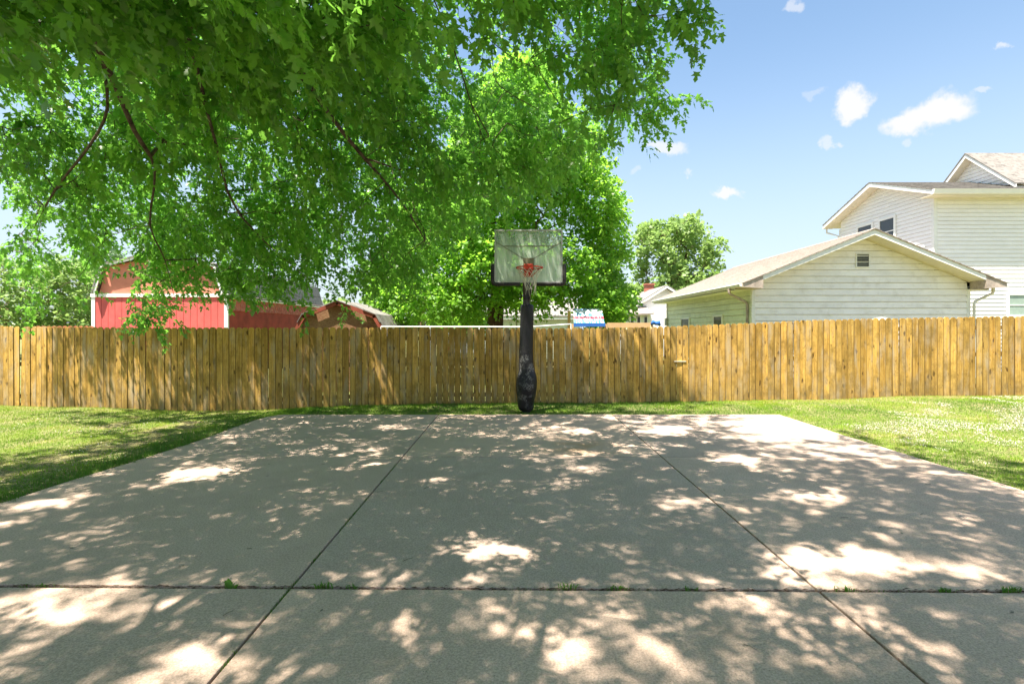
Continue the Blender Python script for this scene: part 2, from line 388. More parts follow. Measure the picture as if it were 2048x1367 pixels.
def acrylic():
    t = NT('clouded_acrylic', .35, .5); v = t.coord('Object')
    st = t.noise(t.coord('Object', (38, 1, 3)), 1, 5, .7); bl = t.noise(v, 2.2, 4)
    t.l(t.mix(t.rng(st, .3, .7), (.50, .60, .52), (.72, .76, .66)), t.p.inputs['Base Color'])
    tr = t.n('ShaderNodeBsdfTransparent'); tr.inputs['Color'].default_value = (.92, .97, .94, 1)
    ms = t.n('ShaderNodeMixShader')
    sp = t.n('ShaderNodeSeparateXYZ'); t.l(v, sp.inputs[0])
    top = t.rng(sp.outputs['Z'], 3.15, 3.5, 0, -.32)
    fac = t.math('ADD', t.math('ADD', t.rng(st, .3, .72, .42, .74), t.rng(bl, .3, .7, .0, .16)), top)
    t.l(fac, ms.inputs[0]); t.l(tr.outputs[0], ms.inputs[1]); 
    tl = t.n('ShaderNodeBsdfTranslucent'); tl.inputs['Color'].default_value = (.6, .7, .6, 1)
    m2 = t.n('ShaderNodeMixShader'); m2.inputs[0].default_value = .3; t.l(t.p.outputs[0], m2.inputs[1]); t.l(tl.outputs[0], m2.inputs[2])
    t.l(m2.outputs[0], ms.inputs[2]); t.l(ms.outputs[0], t.o.inputs['Surface']); return t.m
M['acrylic'] = acrylic()
M['tan'] = plain('tan_timber', (.58, .37, .19), .75, .1, 5)
M['blue'] = flat('blue_canvas', (.02, .12, .45), .8)
M['car'] = flat('silver_car_paint', (.55, .58, .60), .25, .4)
M['rubber'] = flat('black_rubber', (.02, .02, .02), .8)
M['brick'] = plain('red_chimney_brick', (.42, .15, .10), .85, .25, 12)
M['white_wall'] = plain('pale_green_white_wall', (.68, .72, .62), .7, .06, 2)
M['terracotta'] = plain('terracotta_edging', (.42, .15, .07), .8, .2, 6)

# ------------------------------------------------------------------ ground
FX = np.array([-2000, 0, 150, 300, 420, 520, 700, 850, 1000, 1200, 1300, 1500, 1600, 1700, 1800, 2048, 4000.])
FY = np.array([12.2, 12.1, 11.85, 11.7, 11.7, 11.75, 12.1, 12.15, 12.2, 12.3, 12.3, 12.25, 12.2, 12.2, 12.1, 12.0, 11.8])
FB = np.array([806, 808, 812, 817, 819, 818, 810, 806, 805, 804, 803, 799, 797, 795, 791, 788, 784.])
FT = np.array([650, 652, 654, 655, 655, 655, 655, 655, 656, 656, 654, 646, 641, 638, 636, 632, 628.])
FXw = (FX-1024)*FY/FPX; FBz = EYE-(FB-HOR)*FY/FPX; FTz = EYE-(FT-HOR)*FY/FPX
def fence_y(x): return np.interp(x, FXw, FY)
def fence_b(x): return np.interp(x, FXw, FBz)
def fence_t(x): return np.interp(x, FXw, FTz)
def sstep(a, b, t):
    t = np.clip((t-a)/(b-a), 0, 1); return t*t*(3-2*t)
SLAB = [(-5.1, -4), (5.55, -4), (5.55, 6.0), (5.47, 8.5), (5.47, 10.7), (-4.7, 10.68), (-4.86, 10.5), (-4.93, 10.1), (-4.95, 9.4), (-4.91, 8.2), (-4.98, 7.2), (-5.0, 6.8), (-5.09, 6.1), (-5.14, 5.2), (-5.13, 0)]
def in_poly(x, y, poly):
    x = np.asarray(x, float); y = np.asarray(y, float); ins = np.zeros(x.shape, bool); n = len(poly)
    for i in range(n):
        x0, y0 = poly[i]; x1, y1 = poly[(i+1) % n]
        if y0 == y1: continue
        c = ((y0 > y) != (y1 > y)) & (x < (x1-x0)*(y-y0)/(y1-y0)+x0); ins ^= c
    return ins
def ground_z(x, y):
    x = np.asarray(x, float); y = np.asarray(y, float)
    zb = fence_b(x)
    lat = np.where(np.abs(x) > 5.3, 6.2, 10.7)
    lat = 10.7-4.5*sstep(4.8, 7.5, np.abs(x))
    z = zb*sstep(0, 1, (y-lat)/(fence_y(x)-lat+.01))*(1-sstep(16, 24, y))
    z = z - .022 + .012*np.sin(x*1.7+y*.9)*sstep(5.6, 7, np.abs(x)) 
    return z
gx = np.concatenate([np.array([-400, -200, -100, -60, -40, -30, -22, -18]), np.arange(-15, 15.01, .2), np.array([18, 22, 30, 40, 60, 100, 200, 400])])
gy = np.concatenate([np.array([-200, -100, -50, -25, -12, -8]), np.arange(-5, 16.01, .2), np.array([18, 20, 24, 28, 34, 42, 60, 90, 140, 220, 500])])
GX, GY = np.meshgrid(gx, gy); GZ = ground_z(GX, GY)
ins = in_poly(GX, GY, [(-4.9, -3.9), (5.35, -3.9), (5.35, 10.5), (-4.6, 10.4)]); GZ = np.where(ins, -.045, GZ)
V = np.stack([GX.ravel(), GY.ravel(), GZ.ravel()], 1); nx, ny = len(gx), len(gy)
I = (np.arange(ny-1)[:, None]*nx+np.arange(nx-1)[None]).ravel(); F = np.stack([I, I+1, I+1+nx, I+nx], 1)
tag(fastmesh('ground', V, F, M['ground'], smooth=True), 'grassy yard ground reaching past the fence', kind='structure')

# driveway slabs, one object each, with open joints between
drive = bpy.data.objects.new('driveway', None); C.objects.link(drive); drive['kind'] = 'structure'
drive['label'] = 'broad pale concrete pad divided into slabs by open joints'
def clip_poly(poly, x0, x1, y0f, y1f):
    """clip against x0<=x<=x1 and lines y>=y0f(x), y<=y1f(x)"""
    def cut(pl, f):
        out = []
        for i in range(len(pl)):
            a, b = pl[i], pl[(i+1) % len(pl)]; fa, fb = f(a), f(b)
            if fa >= 0: out.append(a)
            if (fa >= 0) != (fb >= 0):
                t = fa/(fa-fb); out.append((a[0]+(b[0]-a[0])*t, a[1]+(b[1]-a[1])*t))
        return out
    for f in (lambda p: p[0]-x0, lambda p: x1-p[0], lambda p: p[1]-y0f(p[0]), lambda p: y1f(p[0])-p[1]):
        poly = cut(poly, f)
    return poly
SL = list(reversed(SLAB)) if False else SLAB
j1 = lambda g: (lambda x: 3.525-.0115*x+g)         # the near, wide joint
j2 = lambda g: (lambda x: 7.165-.004*x+g)
cols = [(-9, -1.510), (-1.490, 2.040), (2.060, 9)]
rows = [(lambda x: -9, lambda x: -.01), (lambda x: .01, j1(-.019)), (j1(.019), j2(-.010)), (j2(.010), lambda x: 99)]
for ci, (cx0, cx1) in enumerate(cols):
    for rj, (fa, fb) in enumerate(rows):
        pl = clip_poly(SL, cx0, cx1, fa, fb)
        q = []
        for p in pl:
            if not q or (abs(p[0]-q[-1][0])+abs(p[1]-q[-1][1])) > .02: q.append(p)
        if abs(q[0][0]-q[-1][0])+abs(q[0][1]-q[-1][1]) < .02: q.pop()
        bm = bmesh.new(); vs = [bm.verts.new((p[0], p[1], 0)) for p in q]; f = bm.faces.new(vs); f.normal_update()
        if f.normal.z < 0: f.normal_flip()
        ex = bmesh.ops.extrude_face_region(bm, geom=[f]); top = [e for e in ex['geom'] if isinstance(e, bmesh.types.BMFace)]
        for v_ in {v_ for ff in top for v_ in ff.verts}: v_.co.z = 0
        for v_ in vs: v_.co.z = -.12
        bmesh.ops.recalc_face_normals(bm, faces=bm.faces)
        te = [e for e in bm.edges if abs(e.verts[0].co.z) < 1e-5 and abs(e.verts[1].co.z) < 1e-5]
        bmesh.ops.bevel(bm, geom=te, offset=.006 if rj < 3 else .004, segments=2, affect='EDGES', profile=.6)
        dz = [0, .0, .0, .0][rj]
        m = bpy.data.meshes.new('concrete_slab'); bm.to_mesh(m); bm.free(); m.materials.append(M['concrete'])
        o = bpy.data.objects.new('concrete_slab', m); C.objects.link(o); o.parent = drive; o.location = (0, 0, random.uniform(-.003, .002))

# ------------------------------------------------------------------ grass, clippings
def blades(n, xs, ys, h, w, lean, shade, name, label, extra=None):
    a = rng.uniform(0, 2*np.pi, n); ln = rng.uniform(0, lean, n); b = rng.uniform(0, 2*np.pi, n)
    z = ground_z(xs, ys)-.005
    dx, dy = np.cos(a)*w/2, np.sin(a)*w/2
    P0 = np.stack([xs-dx, ys-dy, z], 1); P1 = np.stack([xs+dx, ys+dy, z], 1)
    T = np.stack([xs+np.cos(b)*np.sin(ln)*h, ys+np.sin(b)*np.sin(ln)*h, z+np.cos(ln)*h], 1)
    V = np.stack([P0, P1, T], 1).reshape(-1, 3); F = np.arange(3*n).reshape(-1, 3)
    return V, F, shade
def fbm(x, y, s, seed=0):
    out = np.empty(len(x))
    for i in range(len(x)): out[i] = mnoise.fractal(Vector((x[i]*s+seed, y[i]*s, seed*.37)), 1.0, 2.0, 3)
    return out
def lawn_pts(n):
    xs = np.concatenate([rng.uniform(-14, -4.2, int(n*.42)), rng.uniform(5.3, 14, int(n*.43)), rng.uniform(-5, 6, int(n*.15))])
    ys = np.concatenate([rng.uniform(4.6, 12.2, int(n*.42)), rng.uniform(5.0, 12.5, int(n*.43)), rng.uniform(10.5, 12.45, int(n*.15))])
    e = .03
    wob = .045*np.sin(ys*7.3+xs*3)+.035*np.sin(ys*17.1+1.7)+.02*np.sin(ys*41); wob2 = .035*np.sin(xs*6.1)+.03*np.sin(xs*15.7+2)
    ok = ~in_poly(xs+np.where(np.abs(xs) > 4.6, np.sign(xs)*-wob, 0)+np.sign(xs)*.02, ys+np.where(ys > 10.4, .03+wob2, 0), SLAB) & (ys < fence_y(xs)+.15) & (np.abs(xs) < ys*.98+1.2)
    return xs[ok], ys[ok]
xs, ys = lawn_pts(440000)
# a patch grid of noise makes the tone vary without per-blade python noise
def grid_noise(x, y, s, seed):
    gs = .12; gxn = np.arange(-15, 15.2, gs); gyn = np.arange(-5, 14, gs)
    arr = np.array([[mnoise.fractal(Vector((a*s+seed, b*s, seed*.37)), .9, 2.1, 4) for a in gxn] for b in gyn])
    ix = np.clip(((x+15)/gs), 0, len(gxn)-1.01); iy = np.clip(((y+5)/gs), 0, len(gyn)-1.01)
    i0, j0 = ix.astype(int), iy.astype(int); fx, fy = ix-i0, iy-j0
    return arr[j0, i0]*(1-fx)*(1-fy)+arr[j0, i0+1]*fx*(1-fy)+arr[j0+1, i0]*(1-fx)*fy+arr[j0+1, i0+1]*fx*fy
n1 = grid_noise(xs, ys, .9, 3.1); n2 = grid_noise(xs, ys, 2.6, 8.3)
shade = .26+.42*n1+.30*n2+rng.normal(0, .12, len(xs))
# straw-coloured swaths of mown grass beside the left edge of the pad, along the fence foot and on the right
dl = np.where(xs < 0, np.abs((-xs-5.0)-1.15-.25*np.sin(ys*1.3)), 9); sw = np.exp(-(dl/.38)**2)*(ys > 5)*(ys < 10.5)
d2 = np.where(xs < 0, np.abs((-xs-5.0)-2.6-.3*np.sin(ys*1.1+1)), 9); sw2 = np.exp(-(d2/.25)**2)*.8
shade += 1.15*sw*sstep(-.3, .2, n2)+.9*sw2*sstep(-.2, .3, n1)
shade += .28*(np.abs(ys-fence_y(xs)) < .5)*(np.abs(xs) > 4.5)
strip = (np.abs(xs) < 5.2); shade -= .18*strip
edge = (xs < 0)*np.exp(-((-xs-5.2)/.3)**2)*(ys < 10); shade -= .35*edge
h = rng.uniform(.022, .05, len(xs))*(1+.5*np.clip(n2, -1, 1)); h = np.where(shade > .75, h*.6, h); h = h*(1+.7*strip*rng.random(len(xs)))
nearpad = (np.abs(xs+5.2) < .35)*(ys < 9.5); h = h*(1+1.0*nearpad*rng.random(len(xs)))
V, F, s = blades(len(xs), xs, ys, h, rng.uniform(.005, .010, len(xs)), np.where(shade > .75, 1.45, 1.0), np.clip(shade, 0, 1), 'grass', '')
tag(fastmesh('grass', V, F, M['grass'], attrs={'shade': s}), 'short patchy lawn grass with straw-coloured dry streaks', 'grass', kind='stuff')
# pale dry clippings lying in drifts on the right lawn and a little on the left
n = 90000; xs = np.concatenate([rng.uniform(5.6, 13.5, n), rng.uniform(-11, -5.3, n//3)]); ys = np.concatenate([rng.uniform(5.2, 11.9, n), rng.uniform(5.5, 11, n//3)])
nn = grid_noise(xs, ys, 1.15, 21.7)+.5*grid_noise(xs, ys, 4.5, 5.5)
band = np.exp(-((ys-9.0-.12*(xs-8))/1.25)**2)
pr = np.where(xs > 0, sstep(.05, .45, nn+.42*band-.12)*(xs > 6.0+(ys > 9.5)*1.2), .25*sstep(.15, .5, nn))
ok = (rng.random(len(xs)) < pr) & ~in_poly(xs, ys, SLAB) & (ys < fence_y(xs)-.2); xs, ys = xs[ok], ys[ok]; n = len(xs)
a = rng.uniform(0, 6.283, n); L = rng.uniform(.008, .022, n); w = rng.uniform(.003, .006, n); z = ground_z(xs, ys)+rng.uniform(.018, .045, n)
tz = rng.uniform(-.008, .008, n)
P = np.stack([np.stack([xs-np.cos(a)*L/2, ys-np.sin(a)*L/2, z-tz], 1), np.stack([xs+np.sin(a)*w, ys-np.cos(a)*w, z+.003], 1),
              np.stack([xs+np.cos(a)*L/2, ys+np.sin(a)*L/2, z+tz], 1), np.stack([xs-np.sin(a)*w, ys+np.cos(a)*w, z+.003], 1)], 1).reshape(-1, 3)
tag(fastmesh('dry_clippings', P, np.arange(4*n).reshape(-1, 4), M['clip']), 'pale dried clippings scattered in drifts over the lawn', 'clippings', kind='stuff')

# ------------------------------------------------------------------ fence
fence = empty('wooden_fence', (0, 12.1, 0), 'long privacy fence of upright dog-eared tan boards behind the concrete pad', 'fence')
def board_mesh(w, h, kind):
    hw = w/2; c = .030
    if kind == 0: top = [(hw, h-.052), (hw-.008, h-.030), (hw-.024, h-.010), (hw-.045, h), (-hw+.045, h), (-hw+.024, h-.010), (-hw+.008, h-.030), (-hw, h-.052)]
    elif kind == 1: top = [(hw, h-.046), (hw-.010, h-.020), (hw-.036, h), (-hw+.036, h), (-hw+.010, h-.020), (-hw, h-.046)]
    else: top = [(hw, h-.058), (hw-.014, h-.026), (hw-.046, h), (-hw+.046, h), (-hw+.014, h-.026), (-hw, h-.058)]
    poly = [(-hw, 0), (hw, 0)]+top
    return MB().prism(poly, 'y', -.009, .009).mesh('board')
bmeshes = [board_mesh(w, 1.80, k) for w, k in ((.142, 0), (.138, 1), (.140, 2), (.145, 0), (.134, 1), (.139, 2))]
for m in bmeshes: m.materials.append(M['fence'])
nails = MB(); x = -14.2; i = 0
rb = random.Random(5)
posts_x = []
while x < 14.4:
    gap = rb.uniform(.001, .004) if x < -4 else rb.uniform(.002, .006) if x < 4 else rb.uniform(.001, .004)
    if rb.random() < .04: gap += .006
    m = rb.choice(bmeshes); w = m.dimensions[0] if hasattr(m, 'dimensions') else max(v.co.x for v in m.vertices)*2
    xc = x+w/2; y = float(fence_y(xc)); zb = float(fence_b(xc)); zt = float(fence_t(xc))
    sl = float(fence_y(xc+.1)-fence_y(xc-.1))/.2
    o = bpy.data.objects.new('board', m); C.objects.link(o); o.parent = fence
    jit = rb.uniform(-.006, .006)+(rb.random() < .07)*rb.uniform(-.012, .012)
    hh = zt-zb+.035+jit
    o.location = (xc, y-12.1+rb.uniform(-.007, .007), zb-.03); o.scale = (1, 1, hh/1.80*1.0)
    tilt = rb.uniform(-.0035, .0035)
    px = 1024+xc*FPX/y
    if 44 < px < 56: tilt = .022; o['label'] = 'board leaning away at the foot, leaving a dark gap'
    if 198 < px < 210: tilt = -.008
    o.rotation_euler = (rb.uniform(-.004, .004), tilt, math.atan(sl)+rb.uniform(-.045, .045))
    if 44 < px < 56: o.location.x += .035
    for nzf in (.11, .52, .86):
        for sx in (-.035, .035):
            nx_, nz_ = xc+sx+rb.uniform(-.006, .006), zb+.0+nzf*(hh-.03)+rb.uniform(-.012, .012)
            ny_ = y-.0135
            nails.add([(nx_+.0045*math.cos(k*1.257), ny_, nz_+.0045*math.sin(k*1.257)) for k in range(5)], [(0, 1, 2, 3, 4)])
    if px > 44 and px < 56: x += .01
    x += w+gap; i += 1
tag(nails.build('nail_heads', M['stained'], fence), kind='stuff')
for nzf in (.11, .52, .86):
    for k in range(12):
      rail = MB()
      for u_ in range(4):
        xa = -14.3+k*2.4+u_*.6; xb = xa+(.6 if u_ < 3 else .595)
        pts = []
        for q in (xa, xb):
            y = float(fence_y(q))+.05; zb = float(fence_b(q)); hh = float(fence_t(q))-zb; z = zb+nzf*hh; pts.append((q, y, z))
        a, b = pts
        rail.hexa([(a[0], a[1]-.019, a[2]-.045), (b[0], b[1]-.019, b[2]-.045), (b[0], b[1]-.019, b[2]+.045), (a[0], a[1]-.019, a[2]+.045)],
                  [(a[0], a[1]+.019, a[2]-.045), (b[0], b[1]+.019, b[2]-.045), (b[0], b[1]+.019, b[2]+.045), (a[0], a[1]+.019, a[2]+.045)])
      rail.build('rail', M['fence_back'], fence)
for k in range(13):
    xa = -14.3+k*2.4; y = float(fence_y(xa))+.12; zb = float(fence_b(xa)); zt = float(fence_t(xa))
    MB().box(xa-.045, xa+.045, y-.045, y+.045, zb-.1, zt-.06).build('post', M['fence_back'], fence)
px0 = at(1348, 722, 12.27); px1 = at(1372, 722, 12.27)
MB().box(px0.x, px1.x, 12.255, 12.28, px0.z-.012, px0.z+.008).build('patch_strip', M['net'], fence)

# ------------------------------------------------------------------ trees
T5 = np.array([(0,0),(.13,-.02),(.40,-.06),(.27,.13),(.56,.40),(.30,.37),(.13,.40),(.25,.70),(0,1.0),(-.25,.70),(-.13,.40),(-.30,.37),(-.56,.40),(-.27,.13),(-.40,-.06),(-.13,-.02)])
LEAF_HI = (np.vstack([[0, .26], T5]), np.array([(0, i+1, (i+1) % 16+1) for i in range(16)]))
T3 = np.array([(0,0),(.38,.0),(.26,.2),(.52,.45),(.17,.45),(0,1.0),(-.17,.45),(-.52,.45),(-.26,.2),(-.38,.0)])
LEAF_MD = (T3, np.array([(0,1,2),(2,3,4),(0,2,4),(0,4,6),(4,5,6),(0,6,8),(6,7,8),(0,8,9)]))
LEAF_LO = (np.array([(0,0),(.48,.42),(.0,.3),(0,1.0),(-.48,.42)]), np.array([(0,1,2),(2,1,3),(2,3,4),(0,2,4)]))
def unit(a): return a/np.maximum(np.linalg.norm(a, axis=1, keepdims=True), 1e-9)
def leaves(B, D, N, S, tmpl, fold=.22, droop=.25):
    """bases, axis directions, normals, sizes -> mesh arrays"""
    P, T = tmpl; n = len(B); D = unit(D); X = unit(np.cross(D, N)); Z = np.cross(X, D)
    k = len(P); px = P[:, 0]; py = P[:, 1]; pz = -fold*np.abs(px)-droop*py**2*.6
    V = B[:, None, :]+S[:, None, None]*(X[:, None, :]*px[None, :, None]+D[:, None, :]*py[None, :, None]+Z[:, None, :]*pz[None, :, None])
    F = (T[None]+(np.arange(n)*k)[:, None, None]).reshape(-1, 3)
    return V.reshape(-1, 3), F
def shoots(A, DIR, nper, length, size, petiole=.05, spread=1.0, droopf=.5, sj=.35):
    """leafy shoots: A anchors, DIR directions"""
    n = len(A); DIR = unit(DIR); t = np.tile((np.arange(nper)+.5)/nper, (n, 1))+rng.uniform(-.04, .04, (n, nper))
    side = np.tile(np.arange(nper) % 2*np.pi, (n, 1))+(np.arange(nper)//2 % 2*np.pi/2)[None]+rng.uniform(-.7, .7, (n, nper))
    ref = unit(np.cross(DIR, np.tile([0, 0, 1.], (n, 1))+rng.normal(0, .3, (n, 3)))); w = np.cross(DIR, ref)
    Ls = length*rng.uniform(.7, 1.25, n)
    P = A[:, None]+DIR[:, None]*(t*Ls[:, None])[..., None]; P[..., 2] -= (t**2)*(Ls[:, None]*.28)
    S = (ref[:, None]*np.cos(side)[..., None]+w[:, None]*np.sin(side)[..., None])
    B = P+S*petiole*rng.uniform(.6, 1.4, (n, nper))[..., None]; B[..., 2] -= petiole*.3
    D = S*spread+DIR[:, None]*.7+rng.normal(0, .35, S.shape); D[..., 2] -= droopf*rng.uniform(.3, 1.5, (n, nper)); D[..., 0] += .3*droopf; D[..., 1] += .25*droopf
    N = rng.normal(0, .45, S.shape); N[..., 2] += 1
    sz = size*rng.uniform(1-sj, 1+sj, (n, nper))
    return B.reshape(-1, 3), D.reshape(-1, 3), N.reshape(-1, 3), sz.ravel()
def grow(init, anchors, root, w=.25, seg=.45, sag=.06):
    """connect anchors to a skeleton; init: list of polylines (first starts at the root; others start on an existing node)"""
    maxn = 400000; P = np.empty((maxn, 3)); par = np.full(maxn, -1, int); plen = np.zeros(maxn); cnt = 0
    def smooth(pl):
        if len(pl) < 3: return pl
        out = [pl[0]]
        for i in range(len(pl)-1):
            p0 = pl[max(i-1, 0)]; p1, p2 = pl[i], pl[i+1]; p3 = pl[min(i+2, len(pl)-1)]
            for t in (.33, .66, 1.0):
                out.append(.5*((2*p1)+(p2-p0)*t+(2*p0-5*p1+4*p2-p3)*t*t+(3*p1-p0-3*p2+p3)*t**3))
        return out
    for pl in init:
        pl = smooth([np.array(p, float) for p in pl])
        if cnt == 0:
            P[0] = pl[0]; cnt = 1; last = 0
        else:
            d = np.linalg.norm(P[:cnt]-pl[0], axis=1); last = int(np.argmin(d))
        for k in range(1, len(pl)):
            a = P[last].copy() if k == 1 else pl[k-1]; b = pl[k]; m = max(1, int(np.linalg.norm(b-a)/seg))
            off = rng.normal(0, .02, 3)*min(1, seg)
            for q in range(1, m+1):
                P[cnt] = a+(b-a)*q/m+(rng.normal(0, .012, 3) if q < m else 0); par[cnt] = last; plen[cnt] = plen[last]+np.linalg.norm(P[cnt]-P[last]); last = cnt; cnt += 1
    order = np.argsort(np.linalg.norm(anchors-np.array(root), axis=1)); tips = np.empty(len(anchors), int)
    for i in order:
        a = anchors[i]; d = np.linalg.norm(P[:cnt]-a, axis=1); c = d+w*plen[:cnt]
        j = int(np.argmin(c)); dist = d[j]; m = max(1, int(round(dist/seg))); last = j; a0 = P[j].copy()
        perp = rng.normal(0, .10, 3)*dist
        for q in range(1, m+1):
            t = q/m; p = a0+(a-a0)*t+perp*4*t*(1-t)*.5; p[2] += sag*dist*4*t*(1-t)
            P[cnt] = p; par[cnt] = last; plen[cnt] = plen[last]+dist/m; last = cnt; cnt += 1
        tips[i] = last
    return P[:cnt], par[:cnt], tips
def radii(P, par, r0, ex=2.3, rmax=None):
    acc = np.zeros(len(P)); ch = np.zeros(len(P), int)
    for i in range(len(P)-1, 0, -1):
        v = acc[i] if acc[i] > 0 else r0**ex
        acc[i] = v; acc[par[i]] += v
    r = acc**(1/ex)
    if rmax: r *= 1
    return r
def skeleton_mesh(P, par, r, thick=6, split=None):
    """chain tubes; returns (V,F quads)"""
    n = len(P); kids = [[] for _ in range(n)]
    for i in range(1, n): kids[par[i]].append(i)
    VV = []; FF = []; base = 0; stack = [(0, None)]
    while stack:
        s, pr = stack.pop(); chain = [] if pr is None else [pr]
        c = s
        while True:
            chain.append(c); ks = kids[c]
            if not ks: break
            ks = sorted(ks, key=lambda k: -r[k])
            for k in ks[1:]: stack.append((k, c))
            c = ks[0]
        if len(chain) < 2: continue
        pts = P[chain]; rad = r[chain].copy()
        if pr is not None: rad[0] = min(rad[0], rad[1]*1.25)
        rad[-1] *= .5
        ns = 10 if rad.max() > .12 else 6 if rad.max() > .03 else 4 if rad.max() > .012 else 3
        tan = np.empty_like(pts); tan[1:-1] = pts[2:]-pts[:-2]; tan[0] = pts[1]-pts[0]; tan[-1] = pts[-1]-pts[-2]
        tan = unit(tan); u = np.cross(tan[0], [0.3, .2, 1.0]); 
        if np.linalg.norm(u) < .1: u = np.cross(tan[0], [1.0, 0, 0])
        u /= np.linalg.norm(u); ang = 2*np.pi*np.arange(ns)/ns; ca, sa = np.cos(ang)[:, None], np.sin(ang)[:, None]
        for k in range(len(pts)):
            u = u-tan[k]*np.dot(u, tan[k]); u /= max(np.linalg.norm(u), 1e-9); w = np.cross(tan[k], u)
            VV.append(pts[k]+rad[k]*(ca*u+sa*w))
        m = len(pts); k = np.arange(ns); 
        for q in range(m-1):
            a = base+q*ns+k; b = base+q*ns+(k+1) % ns; FF.append(np.stack([a, b, b+ns, a+ns], 1))
        base += m*ns
    return np.vstack(VV), np.vstack(FF)
def noise3(P, s, seed):
    return np.array([mnoise.fractal(Vector((p[0]*s+seed, p[1]*s-seed, p[2]*s)), .8, 2.0, 2) for p in P])
def make_tree(name, label, cat, root, init, anchors, leafargs, lmat, bmat, tmpl, trunk_r, r0=.004, w=.25, seg=.45, sag=.06, group=None, outc=None, dirz=-.25, shade_scale=.8, minr=0, hi_split=None):
    t = empty(name, root, label, cat, group)
    P, par, tips = grow(init, anchors, init[0][min(2, len(init[0])-1)], w, seg, sag)
    r = radii(P, par, r0, 1.0 if trunk_r > .355 else 1.15)
    # keep tips thin, trunk at its true girth
    r = r0+(r-r0)*(trunk_r-r0)/(r[0]-r0); r = np.maximum(r, minr)
    nt = 0; thick = r > trunk_r*.62
    V, F = skeleton_mesh(P, par, r)
    # trunk = the first polyline, limbs = the rest
    tp = [Vector(p) for p in init[0]]; rt = [trunk_r*(1.25 if i == 0 else 1-.12*i/len(tp)) for i in range(len(tp))]
    mb = MB(); pts = []; rr_ = []
    for i in range(len(tp)-1):
        for q in range(4):
            f = q/4; pts.append(tp[i].lerp(tp[i+1], f)); rr_.append(rt[i]*(1-f)+rt[i+1]*f+(trunk_r*.35*(1-f)**3 if i == 0 else 0))
    pts.append(tp[-1]); rr_.append(rt[-1])
    mb.tube(pts, rr_, 14); mb.build('trunk', bmat, t, smooth=True)
    fastmesh('branches', V, F, bmat, t, smooth=True)
    nper, length, size, pet, spread, droop = leafargs
    pd = P[tips]-P[np.maximum(par[tips], 0)]
    pd = unit(pd)+rng.normal(0, .35, pd.shape); pd[:, 2] += dirz
    # two shoots at every anchor
    B, D, N, S = shoots(P[tips], pd, nper, length, size, pet, spread, droop)
    V, F = leaves(B, D, N, S, tmpl)
    cl = np.repeat(np.clip(.5+.8*noise3(P[tips], shade_scale, 4.2), 0, 1), nper); sh = np.clip(cl*.55+rng.uniform(0, .6, len(B))**1.3, 0, 1)
    o = fastmesh('foliage', V, F, lmat, t, attrs={'shade': np.repeat(sh, len(tmpl[1]))}); o['kind'] = 'stuff'
    return t, P[tips]

# --- the big maple over the pad (its trunk stands behind the camera, to the left)
NEAR_OUT = [(-700, -900), (1440, -900), (1360, -120), (1375, -20), (1400, 22), (1330, 45), (1300, 80), (1330, 120), (1300, 150), (1390, 168), (1388, 192), (1318, 215), (1290, 236),
            (1250, 252), (1215, 225), (1190, 245), (1205, 285), (1160, 290), (1130, 320), (1080, 340), (1050, 365), (1020, 395), (980, 400), (950, 410), (920, 440), (890, 460), (850, 500), (830, 530), (780, 555), (745, 590), (705, 580),
            (690, 640), (655, 625), (600, 618), (560, 600), (500, 590), (455, 605), (435, 615), (412, 612), (400, 590), (385, 640), (330, 660), (245, 660), (232, 625), (180, 610), (60, 655), (45, 560), (10, 545), (5, 500),
            (60, 470), (35, 440), (40, 400), (0, 350), (-30, 240), (45, 225), (60, 160), (-10, 130), (-200, 300), (-700, 500)]
NEAR_OUT = [(a, b-16 if b > 250 and 0 < a < 760 else b) for a, b in NEAR_OUT]
HOLES = [[(205, 485), (262, 490), (265, 590), (245, 655), (188, 655), (185, 590)], [(355, 580), (458, 580), (458, 660), (350, 660)], [(395, 505), (442, 515), (442, 590), (395, 570)], [(870, 0), (925, 10), (985, 85), (1062, 135), (1150, 120), (1130, 185), (1050, 175), (1000, 130), (940, 130), (880, 60)], [(965, 15), (1050, 20), (1095, 80), (1070, 115), (1010, 80)], [(-20, 40), (30, 70), (70, 130), (-20, 130)], [(330, 330), (395, 350), (400, 400), (350, 395)], [(700, 60), (745, 70), (740, 120), (700, 110)], [(300, 170), (350, 190), (340, 230), (300, 215)], [(-20, 150), (60, 165), (75, 215), (40, 240), (-20, 260)], [(85, 300), (120, 330), (100, 420), (70, 400)], [(80, 430), (150, 440), (160, 500), (120, 520), (85, 495)], [(215, 470), (300, 480), (270, 515), (220, 515)],
         [(150, 250), (215, 255), (200, 330), (160, 320)], [(625, 530), (720, 555), (735, 610), (700, 575), (640, 590)], [(930, 60), (985, 100), (960, 170), (915, 110)], [(1060, 135), (1130, 145), (1120, 180), (1060, 175)],
         [(100, 520), (185, 540), (150, 600), (110, 590)], [(1080, 40), (1150, 10), (1165, 60), (1110, 80)], [(1130, 175), (1185, 180), (1165, 215), (1120, 200)], [(205, 560), (225, 600), (262, 560), (300, 520), (260, 515), (225, 530)],
         [(650, 590), (590, 540), (560, 545), (570, 580)]]
def near_depth(px, py):
    base = 3.3+np.clip(py, -400, 700)/600*6.2
    right = 5.2+np.clip(py, -400, 700)/460*2.2
    k = sstep(850, 1150, px); return np.maximum(base*(1-k)+right*k, 2.9)
def proj(P):
    Y = np.maximum(P[:, 1], .05); return 1024+P[:, 0]*FPX/Y, HOR-(P[:, 2]-EYE)*FPX/Y
def visible_ok(P):
    px, py = proj(P); inf = (P[:, 1] > .3) & (px > -60) & (px < 2110) & (py > -170)
    okp = in_poly(px, py, NEAR_OUT)
    for h in HOLES: okp &= ~in_poly(px, py, h)
    return ~inf | okp
A = []
